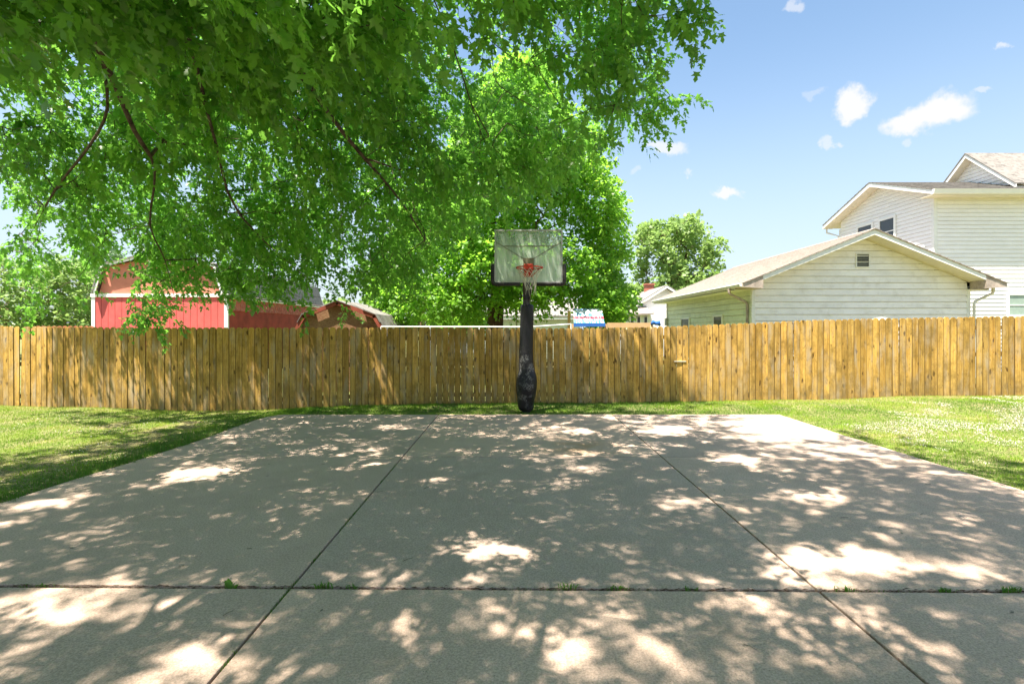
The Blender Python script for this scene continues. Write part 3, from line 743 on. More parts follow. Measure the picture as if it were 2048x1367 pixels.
n = 30000; px = rng.uniform(-150, 1500, n); py = rng.uniform(-150, 660, n)
dep = near_depth(px, py)*(1+.75*rng.random(n)**1.6)
dep = np.where((px > 1080) & (py < 300), near_depth(px, py)*rng.uniform(.92, 1.3, n), dep)
Pn = np.stack([(px-1024)*dep/FPX, dep, EYE+(HOR-py)*dep/FPX], 1)
ok = in_poly(px, py, NEAR_OUT)
for h in HOLES: ok &= ~in_poly(px, py, h)
Pn = Pn[ok]; dep = dep[ok]; pyk = py[ok]; pxk = px[ok]
Pn = Pn[(Pn[:, 1] < 11.5)]; dep = np.linalg.norm(Pn, axis=1); pxk, pyk = proj(Pn)
nn = noise3(Pn, 1.15, 2.2)
lobe = (pxk > 900) & (pyk < 250)
keep = (~lobe | (rng.random(len(Pn)) < .55)) & (noise3(Pn, 2.4, 7.7) > np.where(lobe, -.05, -.3)) & (rng.random(len(Pn)) < np.clip((dep/10)**2.1, .02, 1)) & (nn > np.where(pxk > 1080, -.10, np.where(pyk > 400, np.where((pxk > 440) & (pxk < 640), -.35, -.04), .07))) & ((pxk > 110) | (rng.random(len(Pn)) < .6))
Pn = Pn[keep]; 
if len(Pn) > 3000: Pn = Pn[rng.choice(len(Pn), 3000, replace=False)]
# crown above and behind the frame: it casts the dappled shade
n = 24000; q = rng.normal(0, 1, (n, 3)); q = unit(q)*rng.uniform(.2, 1, (n, 1))**.5
Pu = np.array([-2.4, 2.2, 8.2])+q*np.array([7.6, 8.2, 4.4])
def covered(P):
    g = P+np.array(LD)[None]*((P[:, 2]/-LD.z)[:, None]); return g
Pu = Pu[visible_ok(Pu)]
Pu = Pu[(Pu[:, 2] > 4.3) & (Pu[:, 1] > -3.6)]
px, py = proj(Pu); inf = (Pu[:, 1] > .3) & (px > -60) & (px < 2110) & (py > -60); Pu = Pu[~inf]
nn = noise3(Pu, .75, 9.1); Pu = Pu[nn > -.36]
if len(Pu) > 6000: Pu = Pu[rng.choice(len(Pu), 6000, replace=False)]
# the far side of the crown, high and further out, seen through the nearer twigs
n = 9000; px = rng.uniform(-150, 1300, n); py = rng.uniform(-100, 420, n); dep = rng.uniform(7.2, 11.2, n)
Pb = np.stack([(px-1024)*dep/FPX, dep, EYE+(HOR-py)*dep/FPX], 1); Pb = Pb[visible_ok(Pb)]; Pb = Pb[noise3(Pb, .8, 5.5) > .0][:450]
Pn = np.vstack([Pn, Pb])
# the outer twigs over the fence, whose shade falls on its left and middle boards
n = 16000; fx_ = rng.uniform(-10.2, 3.7, n); fz_ = rng.uniform(.1, 1.85, n); t_ = rng.uniform(1.2, 7.5, n)
bands = [(-10.0, -9.5), (-8.9, -8.5), (-7.0, -6.75), (-4.7, -4.1), (-3.6, -2.75), (-.35, .0), (1.6, 1.8), (2.7, 3.0)]
okb = np.ones(n, bool)
for a_, b_ in bands: okb &= ~((fx_-(.9-fz_)*.25 > a_) & (fx_-(.9-fz_)*.25 < b_))
Pf = np.stack([fx_+LD.x/LD.z*t_, 12.0+LD.y/LD.z*t_, fz_+t_], 1)[okb]
Pf = Pf[visible_ok(Pf)]; Pf = Pf[(Pf[:, 2] > 2.9)]; Pf = Pf[noise3(Pf, .9, 3.3) > -.3][:1050]
Pn = np.vstack([Pn, Pf])
n = 14000; gx_ = rng.uniform(-6.5, 5.0, n); gy_ = rng.uniform(1.0, 7.0, n); t_ = rng.uniform(5, 11.5, n)
Pd = np.stack([gx_+LD.x/LD.z*t_, gy_+LD.y/LD.z*t_, t_], 1); px, py = proj(Pd); Pd = Pd[((py < -80) & (px < 1330)) | (py < -330) | (Pd[:, 1] < .3)]
Pd = Pd[noise3(Pd, .8, 6.1) > -.22][:3300]; Pu = np.vstack([Pu, Pd])
# openings in the crown through which sun patches reach the pad, lawn and fence (centre x, y, half sizes, on the ground along the sun direction)
OPEN = [(4.7, 9.0, 1.3, 1.2), (-3.7, 6.3, .7, .6), (-.25, 4.15, .5, .42), (.4, 2.95, .5, .3), (2.4, 3.95, .75, .45), (3.4, 3.75, .6, .3), (-1.75, 2.65, .5, .25), (-2.8, 3.25, .8, .28), (-4.6, 5.2, .6, .3),
        (2.9, 7.0, .5, .6), (.9, 6.5, .4, .4), (3.1, 5.4, .5, .3), (5.3, 4.6, .5, .35), (1.1, 8.9, .5, .45), (-2.2, 9.2, .4, .4), (1.6, 5.2, .35, .3), (-.9, 6.0, .3, .3), (3.2, 2.9, .6, .3), (2.6, 8.9, .6, .7), (-6.6, 9.7, .8, .6), (-9.5, 9.5, 2, .8), (7.5, 9.8, 3.2, 1.8)]
def sunlit_filter(P):
    g = P+np.array(LD)[None]*((P[:, 2]/-LD.z)[:, None]); ok = np.ones(len(P), bool)
    for x_, y_, a_, b_ in OPEN: ok &= ((g[:, 0]-x_)/(a_*.72+.04))**2+((g[:, 1]-y_)/(b_*.72+.04))**2 > 1
    return ok
Pn = Pn[sunlit_filter(Pn)]; Pu = Pu[sunlit_filter(Pu)]; px, py = proj(Pu); Pu = Pu[~((Pu[:, 1] > .3) & (px > 1330) & (px < 2300) & (py > -330))]
def pl(*a): return [at(*x) for x in a]
trunk = [(-3.0, -1.3, -.1), (-2.95, -1.25, 1.6), (-2.9, -1.1, 3.2)]
init = [trunk,
        [trunk[-1], (-1.6, .2, 5.3), *pl((880, -120, 4.7), (930, 10, 5.0), (985, 85, 5.3), (1060, 132, 5.6), (1105, 118, 5.7), (1210, 55, 5.9))],
        [at(985, 85, 5.3), *pl((988, 150, 5.3), (1012, 182, 5.3), (1075, 218, 5.3))],
        [(-1.6, .2, 5.3), *pl((760, -300, 4.2), (860, -20, 4.9), (905, 90, 5.4), (960, 260, 6.6), (1010, 380, 7.8))],
        [trunk[-1], (-2.6, .6, 5.0), *pl((480, -250, 3.6), (560, 60, 4.6), (620, 170, 5.3), (690, 270, 6.0), (800, 400, 7.6), (850, 480, 8.6))],
        [(-2.6, .6, 5.0), *pl((300, -250, 3.4), (380, 80, 4.4), (430, 280, 6.0), (480, 430, 7.6), (620, 560, 9.0), (700, 600, 9.6))],
        [trunk[-1], (-3.6, .4, 4.9), *pl((60, -200, 3.4), (200, 100, 4.4), (268, 260, 5.4), (310, 340, 6.2), (300, 450, 7.4), (330, 520, 8.2), (350, 600, 9.0))],
        [at(200, 100, 4.4), *pl((215, 215, 5.2), (180, 290, 5.8), (110, 380, 6.8), (60, 470, 7.6))],
        [at(300, 450, 7.4), *pl((225, 470, 7.8), (185, 510, 8.2), (160, 550, 8.6), (105, 582, 9.0))],
        [trunk[-1], (-4.5, -1.5, 7), (-6.5, -1, 9)], [trunk[-1], (-2.5, -2.5, 6.5), (-2.4, -1.5, 10.5)], [trunk[-1], (-.5, -3.5, 6), (1.5, -3, 8.5)],
        [trunk[-1], (-3, -4.5, 6.5), (-4, -6, 8.5)], [(-2.5, -2.5, 6.5), (0, .5, 8.5), (2.5, 3, 10)], [(-2.5, -2.5, 6.5), (-4, 2, 9), (-4.5, 5, 10)]]
maple, tipsN = make_tree('maple_tree', 'large leafy maple whose drooping branches overhang the concrete pad', 'tree', (-3.0, -1.3, 0), init, np.vstack([Pn, Pu]),
          (19, .42, .086, .05, 1.0, .95), M['leaf'], M['bark'], LEAF_HI, .36, r0=.0048, w=.22, seg=.4)

def px_crown(poly, n, Zc, Zr, seed, nthr=-.1, ns=.5, holes=(), dens=None):
    xs_ = [p[0] for p in poly]; ys_ = [p[1] for p in poly]
    px = rng.uniform(min(xs_), max(xs_), n*4); py = rng.uniform(min(ys_), max(ys_), n*4); ok = in_poly(px, py, poly)
    for h in holes: ok &= ~in_poly(px, py, h)
    px, py = px[ok], py[ok]; cx = (min(xs_)+max(xs_))/2; hw = (max(xs_)-min(xs_))/2
    e = np.sqrt(np.clip(1.05-((px-cx)/hw)**2, .05, 1)); Z = Zc+Zr*e*rng.uniform(-1, 1, len(px))
    P = np.stack([(px-1024)*Z/FPX, Z, EYE+(HOR-py)*Z/FPX], 1)
    P = P[noise3(P, ns, seed) > nthr]
    return P[:n]
# --- the broad tree beyond the fence, behind the backboard
MID = [(1050, 105), (1000, 125), (950, 200), (900, 300), (820, 400), (780, 480), (745, 540), (742, 590), (770, 625), (800, 640), (850, 632), (900, 640), (950, 615), (985, 600), (1020, 600), (1030, 608), (1075, 612), (1110, 585), (1150, 590),
       (1175, 632), (1215, 640), (1235, 625), (1250, 612), (1272, 596), (1250, 580), (1238, 560), (1228, 540), (1252, 505), (1240, 485), (1218, 462), (1240, 440), (1246, 410), (1218, 398), (1232, 372), (1195, 345), (1212, 325), (1180, 300),
       (1210, 285), (1190, 262), (1150, 220), (1110, 180), (1080, 130)]
am = px_crown(MID, 4300, 19.2, 3.6, 6.6, -.14, .42)
am = np.vstack([am, px_crown([(890, 560), (1045, 560), (1045, 612), (985, 606), (960, 645), (890, 650)], 110, 18.2, 1.5, 1.2, -.3, .5), px_crown([(1040, 540), (1170, 560), (1255, 600), (1235, 645), (1180, 640), (1150, 600), (1040, 600)], 150, 18, 1.5, 1.9, -.2, .5)])
tb = at(990, 650, 19.0); tz = Vector((tb.x, 19.0, 0)); 
make_tree('yard_tree', 'tall bright green tree beyond the fence, right behind the basketball backboard', 'tree', (tb.x, 19.0, 0),
          [[(tb.x, 19, -.1), (tb.x, 19, 1.8), (tb.x+.05, 19, 2.9)], [(tb.x+.05, 19, 2.9), at(985, 530, 19.1), at(990, 400, 19.2), at(1020, 260, 19.4), at(1045, 150, 19.2)],
           [(tb.x, 19, 2.6), at(930, 580, 18.5), at(880, 530, 18), at(830, 470, 18)], [at(985, 530, 19.1), at(1080, 560, 18.6), at(1150, 555, 18), at(1200, 560, 17.6)],
           [at(990, 470, 19.2), at(920, 380, 19), at(880, 320, 19.5)], [at(990, 450, 19.2), at(1090, 380, 19), at(1160, 320, 19)]],
          am, (18, .55, .128, .06, 1.0, .6), M['leaf_mid'], M['bark2'], LEAF_LO, .30, r0=.006, w=.2, seg=.7, sag=.05, dirz=-.05, shade_scale=.6)
FAR = [(1300, 445), (1330, 455), (1345, 435), (1365, 440), (1390, 432), (1410, 455), (1412, 470), (1440, 475), (1452, 485), (1447, 505), (1430, 500), (1430, 530), (1436, 536), (1410, 545), (1430, 560), (1400, 580), (1340, 590), (1310, 570), (1290, 575), (1285, 545), (1268, 530), (1270, 510), (1280, 500), (1272, 475), (1285, 450)]
af = px_crown(FAR, 620, 44, 4.0, 1.6, .0, .45)
tb = at(1345, 600, 44)
make_tree('far_tree', 'round airy tree standing far off behind the white garage roof', 'tree', (tb.x, 44, 0), [[(tb.x, 44, 0), (tb.x, 44, 3), at(1348, 570, 44)], [at(1348, 570, 44), at(1335, 530, 44), at(1330, 470, 44)], [at(1348, 570, 44), at(1370, 520, 44), at(1385, 460, 44)], [at(1348, 570, 44), at(1300, 550, 44)]],
          af, (12, .8, .32, .1, 1.0, .3), M['leaf_pale'], M['bark2'], LEAF_LO, .35, r0=.02, w=.2, seg=1.3, dirz=.1, shade_scale=.25)
def bgtree(label, poly, Z, Zr, n, base_px, seed, lm='leaf_pale', size=.2, group=None, bark='bark_pale', tr=.16, nthr=-.1, lean=0, name='background_tree', ns=.35):
    a = px_crown(poly, n, Z, Zr, seed, nthr, ns); b = at(base_px, 650, Z); ys_ = [p[1] for p in poly]; top = at(base_px+lean, min(ys_)+12, Z)
    mid = Vector((b.x, Z, 1.6)).lerp(top, .35)
    make_tree(name, label, 'tree', (b.x, Z, 0), [[(b.x, Z, -.1), (b.x, Z, 1.2), tuple(mid)], [tuple(mid), tuple(top)]], a, (10, .6, size, .06, 1.0, .15), M[lm], M[bark], LEAF_LO, tr, r0=.01, w=.25, seg=.9, dirz=.05, group=group, shade_scale=.4)
bgtree('pale green layered tree at the far left edge of the yard view', [(-120, 560), (-60, 520), (0, 515), (45, 530), (70, 560), (60, 600), (75, 655), (-120, 655)], 32, 3, 420, 12, 1.1, size=.24)
bgtree('pale tree behind drooping maple twigs, left of the conifer', [(60, 655), (62, 600), (85, 540), (120, 520), (160, 525), (190, 560), (190, 655)], 34, 3, 420, 120, 2.7, size=.24)
bgtree('tall hazy conifer rising just left of the red barn roof', [(160, 655), (165, 590), (185, 545), (205, 515), (222, 498), (238, 512), (245, 540), (238, 570), (250, 655)], 40, 2, 420, 218, 3.9, 'needle', .26)
bgtree('green tree top showing between the red barn and the brown shed', [(625, 655), (632, 620), (655, 606), (690, 603), (705, 620), (700, 655)], 45, 3, 200, 665, 5.2, 'leaf_pale', .35)
bgtree('light green tree with a leaning pale trunk, right of the brown shed', [(735, 655), (740, 590), (790, 560), (860, 560), (900, 580), (915, 655)], 30, 2.5, 520, 845, 6.2, 'leaf_pale', .24)
bgtree('leafy sapling with tan leaning trunk beside the silver car', [(890, 655), (900, 570), (940, 540), (975, 560), (970, 655)], 27, 2, 260, 932, 7.3, 'leaf_mid', .2, lean=14, nthr=0)
bgtree('yellow-green small tree just left of the distant white house', [(1205, 655), (1215, 600), (1235, 578), (1262, 572), (1290, 578), (1275, 610), (1262, 655)], 42, 2.5, 330, 1240, 8.1, 'leaf_pale', .28)
bgtree('low green tree crown behind the white garage roof, under the round far tree', [(1380, 640), (1385, 580), (1400, 548), (1430, 545), (1450, 555), (1460, 640)], 50, 2.5, 240, 1420, 9.3, 'leaf_far', .34)

# ------------------------------------------------------------------ siding helper
def lap_front(parent, mat, x0f, x1f, y, z0, z1, course, proud=.016, name='siding_board'):
    """boards on a wall that faces -Y; x0f/x1f give the span at a height"""
    z = z0
    while z < z1-.01:
        zt = min(z+course, z1)-course*.055; a0, a1 = x0f(z), x1f(z); b0, b1 = x0f(zt-.002), x1f(zt-.002)
        if a1-a0 > .02:
            if b1 <= b0: b0 = b1 = (b0+b1)/2
            MB().hexa([(a0, y-proud, z), (a1, y-proud, z), (b1, y-.004, zt-.001), (b0, y-.004, zt-.001)],
                      [(a0, y+.01, z), (a1, y+.01, z), (b1, y+.01, zt-.001), (b0, y+.01, zt-.001)]).build(name, mat, parent)
        z += course
def lap_side(parent, mat, y0f, y1f, x, z0, z1, course, proud=.016, name='siding_board', sgn=-1):
    z = z0
    while z < z1-.01:
        zt = min(z+course, z1)-course*.055; a0, a1 = y0f(z), y1f(z); b0, b1 = y0f(zt-.002), y1f(zt-.002)
        if a1-a0 > .02:
            if b1 <= b0: b0 = b1 = (b0+b1)/2
            MB().hexa([(x+sgn*proud, a0, z), (x+sgn*proud, a1, z), (x+sgn*.004, b1, zt-.001), (x+sgn*.004, b0, zt-.001)],
                      [(x-sgn*.01, a0, z), (x-sgn*.01, a1, z), (x-sgn*.01, b1, zt-.001), (x-sgn*.01, b0, zt-.001)]).build(name, mat, parent)
        z += course
def window_front(parent, x0, x1, y, z0, z1, fr=.06, glass='glass_dark', bars=0, frame='trim'):
    f = MB(); f.box(x0-fr, x1+fr, y-.05, y, z1, z1+fr); f.box(x0-fr, x1+fr, y-.05, y, z0-fr, z0); f.box(x0-fr, x0, y-.05, y, z0, z1); f.box(x1, x1+fr, y-.05, y, z0, z1)
    f.box(x0, x1, y-.035, y-.01, (z0+z1)/2-.018, (z0+z1)/2+.018)
    if bars: f.box((x0+x1)/2-.015, (x0+x1)/2+.015, y-.036, y-.011, z0, z1)
    w = f.build('window', M[frame], parent); MB().box(x0, x1, y-.02, y-.002, z0, z1).build('pane', M[glass], w); return w
def window_side(parent, y0, y1, x, z0, z1, fr=.06, glass='glass_dark', s=-1, frame='trim'):
    def bx(f, d0, d1, ya, yb, za, zb): f.box(min(x+s*d0, x+s*d1), max(x+s*d0, x+s*d1), ya, yb, za, zb)
    f = MB(); bx(f, 0, .05, y0-fr, y1+fr, z1, z1+fr); bx(f, 0, .05, y0-fr, y1+fr, z0-fr, z0); bx(f, 0, .05, y0-fr, y0, z0, z1); bx(f, 0, .05, y1, y1+fr, z0, z1)
    bx(f, .01, .035, y0, y1, (z0+z1)/2-.018, (z0+z1)/2+.018)
    w = f.build('window', M[frame], parent); g = MB(); bx(g, .002, .02, y0, y1, z0, z1); g.build('pane', M[glass], w); return w

# ------------------------------------------------------------------ white garage beyond the right-hand fence
G = empty('white_garage', (10.9, 16.3, 0), 'low white-sided garage with a gable and square louvre vent behind the fence', 'garage')
RX, RZ, SLP, HW = 10.9, 4.74, .41, 3.97; YF, YW, YB = 15.7, 16.3, 25.6
WX0, WX1 = 7.5, 14.25
rz = lambda x: RZ-abs(x-RX)*SLP
soff = .15
MB().prism([(WX0+.035, -.1), (WX1-.03, -.1), (WX1-.03, rz(WX1)-soff-.06), (RX, RZ-soff-.06), (WX0+.035, rz(WX0)-soff-.06)], 'y', YW+.035, YB-.3).build('wall', M['siding'], G)
zsl = lambda z: RX-(RZ-soff-.02-z)/SLP
lap_front(G, M['siding'], lambda z: max(WX0+.07, zsl(z)), lambda z: min(WX1-.07, 2*RX-zsl(z)), YW, .02, RZ-soff-.03, .198, .03)
lap_side(G, M['siding_green'], lambda z: YW+.08, lambda z: YB-.3, WX0, .02, 2.98, .198, .03)
MB().box(WX0-.03, WX0+.07, YW-.03, YW+.07, 0, 2.98).build('corner_trim', M['trim'], G)
MB().box(WX1-.07, WX1+.03, YW-.03, YW+.07, 0, 2.98).build('corner_trim', M['trim'], G)
# roof: two shingled slopes as stepped courses
for s in (-1, 1):
    nC = 20; L = HW/nC
    for k in range(nC):
        xa, xb = RX+s*(HW-k*L), RX+s*(HW-(k+1)*L-.04)
        if k == nC-1: xb = RX
        za, zb = rz(xa), rz(xb)
        MB().hexa([(xa, YF-.03, za+.004), (xb, YF-.03, zb-.014), (xb, YF-.03, zb+.008), (xa, YF-.03, za+.03)],
                  [(xa, YB, za+.004), (xb, YB, zb-.014), (xb, YB, zb+.008), (xa, YB, za+.03)]).build('shingle_course', M['shingle'], G)
MB().prism([(RX-.14, RZ-.03), (RX, RZ+.035), (RX+.14, RZ-.03), (RX, RZ+.005)], 'y', YF-.035, YB+.01).build('ridge_cap', M['shingle'], G)
for s in (-1, 1):       # rake fascia, stained box end
    xe = RX+s*(HW-.62); f = MB()
    poly = [(RX, RZ-.005), (xe, rz(xe)-.005), (xe, rz(xe)-.15), (RX, RZ-.165)]
    f.prism(poly, 'y', YF, YF+.025).build('rake_board', M['trim'], G)
    xo = RX+s*HW; poly = [(xe+s*.002, rz(xe)-.005), (xo, rz(xo)-.005), (xo, rz(xo)-.11), (xe+s*.002, rz(xo)-.15)]
    MB().prism(poly, 'y', YF-.004, YW-.03).build('eave_box', M['stained'], G)
    # soffit strips under the rake
    n = 22; x = 0
    Lr = (HW-.62)/n
    for k in range(n):
        xa, xb = RX+s*(k*Lr+.004), RX+s*((k+1)*Lr-.004)
        MB().hexa([(xa, YF+.025, rz(xa)-.15), (xb, YF+.025, rz(xb)-.15), (xb, YF+.025, rz(xb)-.138), (xa, YF+.025, rz(xa)-.138)],
                  [(xa, YW-.02, rz(xa)-.15), (xb, YW-.02, rz(xb)-.15), (xb, YW-.02, rz(xb)-.138), (xa, YW-.02, rz(xa)-.138)]).build('soffit_panel', M['soffit'], G)
    MB().hexa([(RX, YF+.026, RZ-.136), (xe, YF+.026, rz(xe)-.136), (xe, YF+.026, rz(xe)-.02), (RX, YF+.026, RZ-.02)],
              [(RX, YW+.02, RZ-.136), (xe, YW+.02, rz(xe)-.136), (xe, YW+.02, rz(xe)-.02), (RX, YW+.02, RZ-.02)]).build('roof_deck', M['soffit'], G)
    MB().hexa([(RX+s*.02, YW-.045, RZ-.19), (xe, YW-.045, rz(xe)-.18), (xe, YW-.045, rz(xe)-.151), (RX+s*.02, YW-.045, RZ-.151)],
              [(RX+s*.02, YW-.017, RZ-.19), (xe, YW-.017, rz(xe)-.18), (xe, YW-.017, rz(xe)-.151), (RX+s*.02, YW-.017, RZ-.151)]).build('frieze_trim', M['soffit'], G)
    # level eave soffit and gutter
    xw = WX0 if s < 0 else WX1; xo = RX+s*HW
    MB().box(min(xw, xo), max(xw, xo), YW-.02, YB-.1, rz(xo)-.15, rz(xo)-.135).build('eave_soffit', M['soffit'] if s > 0 else M['siding_green'], G)
    MB().box(min(xo, xo-s*.02), max(xo, xo-s*.02), YW-.02, YB-.05, rz(xo)-.15, rz(xo)-.002).build('fascia', M['trim'], G)
    g = MB(); zt = rz(xo)+.0
    prof = [(xo, zt), (xo+s*.09, zt), (xo+s*.10, zt-.02), (xo+s*.075, zt-.09), (xo+s*.01, zt-.10)]
    g.prism(prof, 'y', YF+.02, YB).build('gutter', M['gutter'], G)
    y = YW+.25 if s < 0 else YW-.1
    zt -= .1
    dp = MB().tube([(xo+s*.05, y, zt), (xo+s*.05, y, zt-.12), (xo+s*.02, y, zt-.17), (xw+s*.09, y-.02, zt-.42), (xw+s*.06, y-.02, zt-.50), (xw+s*.06, y-.02, .1)], [.05, .045, .042, .042, .042, .042], 8)
    dp.build('downspout', M['gutter'] if s > 0 else M['stained'], G)
M['vent_slat'] = plain('grey_louvre', (.20, .20, .17), .6, .15, 8)
# louvre vent
a, b = at(1713, 508, YW-.02), at(1737, 533, YW-.02)
v = MB(); x0, x1, z0, z1 = a.x, b.x, b.z, a.z
v.box(x0-.03, x1+.03, YW-.05, YW-.012, z1, z1+.03); v.box(x0-.03, x1+.03, YW-.05, YW-.012, z0-.03, z0); v.box(x0-.03, x0, YW-.05, YW-.012, z0, z1); v.box(x1, x1+.03, YW-.05, YW-.012, z0, z1)
vent = v.build('gable_vent', M['trim'], G); MB().box(x0, x1, YW-.022, YW-.018, z0, z1).build('vent_backing', M['black_metal'], vent)
for k in range(6):
    zz = z0+(k+.35)*(z1-z0)/6; MB().hexa([(x0, YW-.045, zz), (x1, YW-.045, zz), (x1, YW-.045, zz+.018), (x0, YW-.045, zz+.018)], [(x0, YW-.024, zz+.03), (x1, YW-.024, zz+.03), (x1, YW-.024, zz+.045), (x0, YW-.024, zz+.045)]).build('slat', M['vent_slat'], vent)
def yat(px, x): return x*FPX/(px-1024)
for pa, pb, pt, pm in ((1446, 1430, 633, 1438), (1380, 1365, 638, 1372)):
    ya, yb = yat(pa, WX0), yat(pb, WX0); zt = EYE+(HOR-pt)*((ya+yb)/2)/FPX; window_side(G, ya, yb, WX0-.016, zt-.7, zt, .07)
ym = yat(1331, WX0); MB().box(WX0-.14, WX0-.017, ym-.5, ym-.3, 1.9, 2.25).build('meter_box', M['steel'], G)
MB().tube([(WX0-.05, ym-.4, 2.25), (WX0-.05, ym-.4, 2.95)], .02, 6).build('conduit', M['steel'], G)

# ------------------------------------------------------------------ two-storey white house at the right
H = empty('white_house', (20, 22, 0), 'tall two-storey white house with lap siding and two small gable windows', 'house')
HX, HY0, HY1, HXE = 15.75, 19.5, 25.1, 27.0; RY = 22.3; RZh = 7.98; OV = 15.25; SL2 = (RZh-6.80)/(RY-18.95)
hz_ = lambda y: RZh-abs(y-RY)*SL2
MB().prism([(HY0+.035, -.1), (HY1-.02, -.1), (HY1-.02, hz_(HY1)-.2), (RY, RZh-.2), (HY0+.035, hz_(HY0)-.2)], 'x', HX+.035, HXE).build('wall', M['siding_white'], H)
yl = lambda z: RY-(RZh-.17-z)/SL2
lap_side(H, M['siding_white'], lambda z: max(HY0+.09, yl(z)), lambda z: min(HY1-.09, 2*RY-yl(z)), HX, 0.0, RZh-.19, .152, .024)
lap_front(H, M['siding_white'], lambda z: HX+.12, lambda z: HXE, HY0, 0.0, 6.62, .152, .024)
MB().box(HX-.03, HX+.11, HY0-.03, HY0+.09, 0, 6.66).build('corner_trim', M['trim'], H)
MB().box(HX-.03, HX+.07, HY1-.09, HY1+.02, 0, 6.5).build('corner_trim', M['trim'], H)
for s in (-1, 1):
    HWh = 3.35; nC = 14; L = HWh/nC
    for k in range(nC):
        ya, yb = RY+s*(HWh-k*L), RY+s*(HWh-(k+1)*L-.04)
        if k == nC-1: yb = RY
        za, zb = hz_(ya), hz_(yb)
        MB().hexa([(OV-.02, ya, za+.004), (OV-.02, yb, zb-.016), (OV-.02, yb, zb+.01), (OV-.02, ya, za+.034)],
                  [(HXE+.3, ya, za+.004), (HXE+.3, yb, zb-.016), (HXE+.3, yb, zb+.01), (HXE+.3, ya, za+.034)]).build('shingle_course', M['shingle_dark'], H)
    ye = RY+s*HWh
    MB().hexa([(OV, RY, RZh-.18), (OV, ye, hz_(ye)-.17), (OV, ye, hz_(ye)-.005), (OV, RY, RZh-.005)], [(OV+.03, RY, RZh-.18), (OV+.03, ye, hz_(ye)-.17), (OV+.03, ye, hz_(ye)-.005), (OV+.03, RY, RZh-.005)]).build('rake_board', M['trim'], H)
    n = 18
    for k in range(n):
        ya, yb = RY+s*(k*HWh/n+.004), RY+s*((k+1)*HWh/n-.004)
        MB().hexa([(OV+.03, ya, hz_(ya)-.17), (OV+.03, yb, hz_(yb)-.17), (OV+.03, yb, hz_(yb)-.155), (OV+.03, ya, hz_(ya)-.155)],
                  [(HX-.02, ya, hz_(ya)-.17), (HX-.02, yb, hz_(yb)-.17), (HX-.02, yb, hz_(yb)-.155), (HX-.02, ya, hz_(ya)-.155)]).build('soffit_panel', M['soffit'], H)
    MB().hexa([(OV+.031, RY, RZh-.15), (OV+.031, ye, hz_(ye)-.15), (OV+.031, ye, hz_(ye)-.03), (OV+.031, RY, RZh-.03)], [(HX+.5, RY, RZh-.15), (HX+.5, ye, hz_(ye)-.15), (HX+.5, ye, hz_(ye)-.03), (HX+.5, RY, RZh-.03)]).build('roof_deck', M['soffit'], H)
ye = RY-3.35; ze = hz_(ye)
MB().box(OV, HXE+.3, ye, HY0+.02, ze-.20, ze-.185).build('eave_soffit', M['soffit'], H)
MB().prism([(ye-.12, ze-.005), (ye, ze-.005), (ye, ze-.18), (ye-.07, ze-.16), (ye-.10, ze-.06)], 'x', OV-.01, HXE+.3).build('gutter', M['trim'], H)
ye2 = RY+3.35; MB().tube([(OV+.2, ye2+.0, hz_(ye2)-.15), (OV+.2, ye2, hz_(ye2)-.35), (HX-.05, HY1+.03, hz_(ye2)-.6), (HX-.05, HY1+.03, .2)], .045, 8).build('downspout', M['gutter'], H)
for pa, pb, pt in ((1745, 1718, 447), (1790, 1762, 433)):
    ya, yb = yat(pa, HX), yat(pb, HX); zt = EYE+(HOR-pt)*((ya+yb)/2)/FPX+.0; window_side(H, ya, yb, HX-.016, zt-1.15, zt-.12, .10)
a, b = at(2016, 590, HY0), at(2075, 630, HY0); window_front(H, a.x, b.x, HY0-.016, b.z, a.z, .09, 'glass_green')
# steep upper cross gable
UX, URY, URZ, US = 19.4, 21.9, 9.06, .84; uz = lambda y: URZ-abs(y-URY)*US
MB().prism([(URY-1.9, 7.2), (URY+1.9, 7.2), (URY+1.9, uz(URY+1.9)-.16), (URY, URZ-.16), (URY-1.9, uz(URY-1.9)-.16)], 'x', UX+.02, 29).build('dormer_wall', M['siding_white'], H)
lap_side(H, M['siding_white'], lambda z: URY-(URZ-.13-z)/US, lambda z: URY+(URZ-.13-z)/US, UX, 7.35, URZ-.16, .152, .024)
for s in (-1, 1):
    ye = URY+s*2.2
    MB().hexa([(UX-.42, URY, URZ), (UX-.42, ye, uz(ye)), (UX-.42, ye, uz(ye)+.05), (UX-.42, URY, URZ+.05)], [(29.2, URY, URZ), (29.2, ye, uz(ye)), (29.2, ye, uz(ye)+.05), (29.2, URY, URZ+.05)]).build('dormer_roof', M['shingle_dark'], H)
    MB().hexa([(UX-.40, URY, URZ-.16), (UX-.40, ye, uz(ye)-.16), (UX-.40, ye, uz(ye)-.002), (UX-.40, URY, URZ-.002)], [(UX-.37, URY, URZ-.16), (UX-.37, ye, uz(ye)-.16), (UX-.37, ye, uz(ye)-.002), (UX-.37, URY, URZ-.002)]).build('rake_board', M['trim'], H)
    MB().hexa([(UX-.37, URY, URZ-.15), (UX-.37, ye, uz(ye)-.15), (UX-.37, ye, uz(ye)-.135), (UX-.37, URY, URZ-.135)], [(UX-.02, URY, URZ-.15), (UX-.02, ye, uz(ye)-.15), (UX-.02, ye, uz(ye)-.135), (UX-.02, URY, URZ-.135)]).build('soffit_panel', M['soffit'], H)

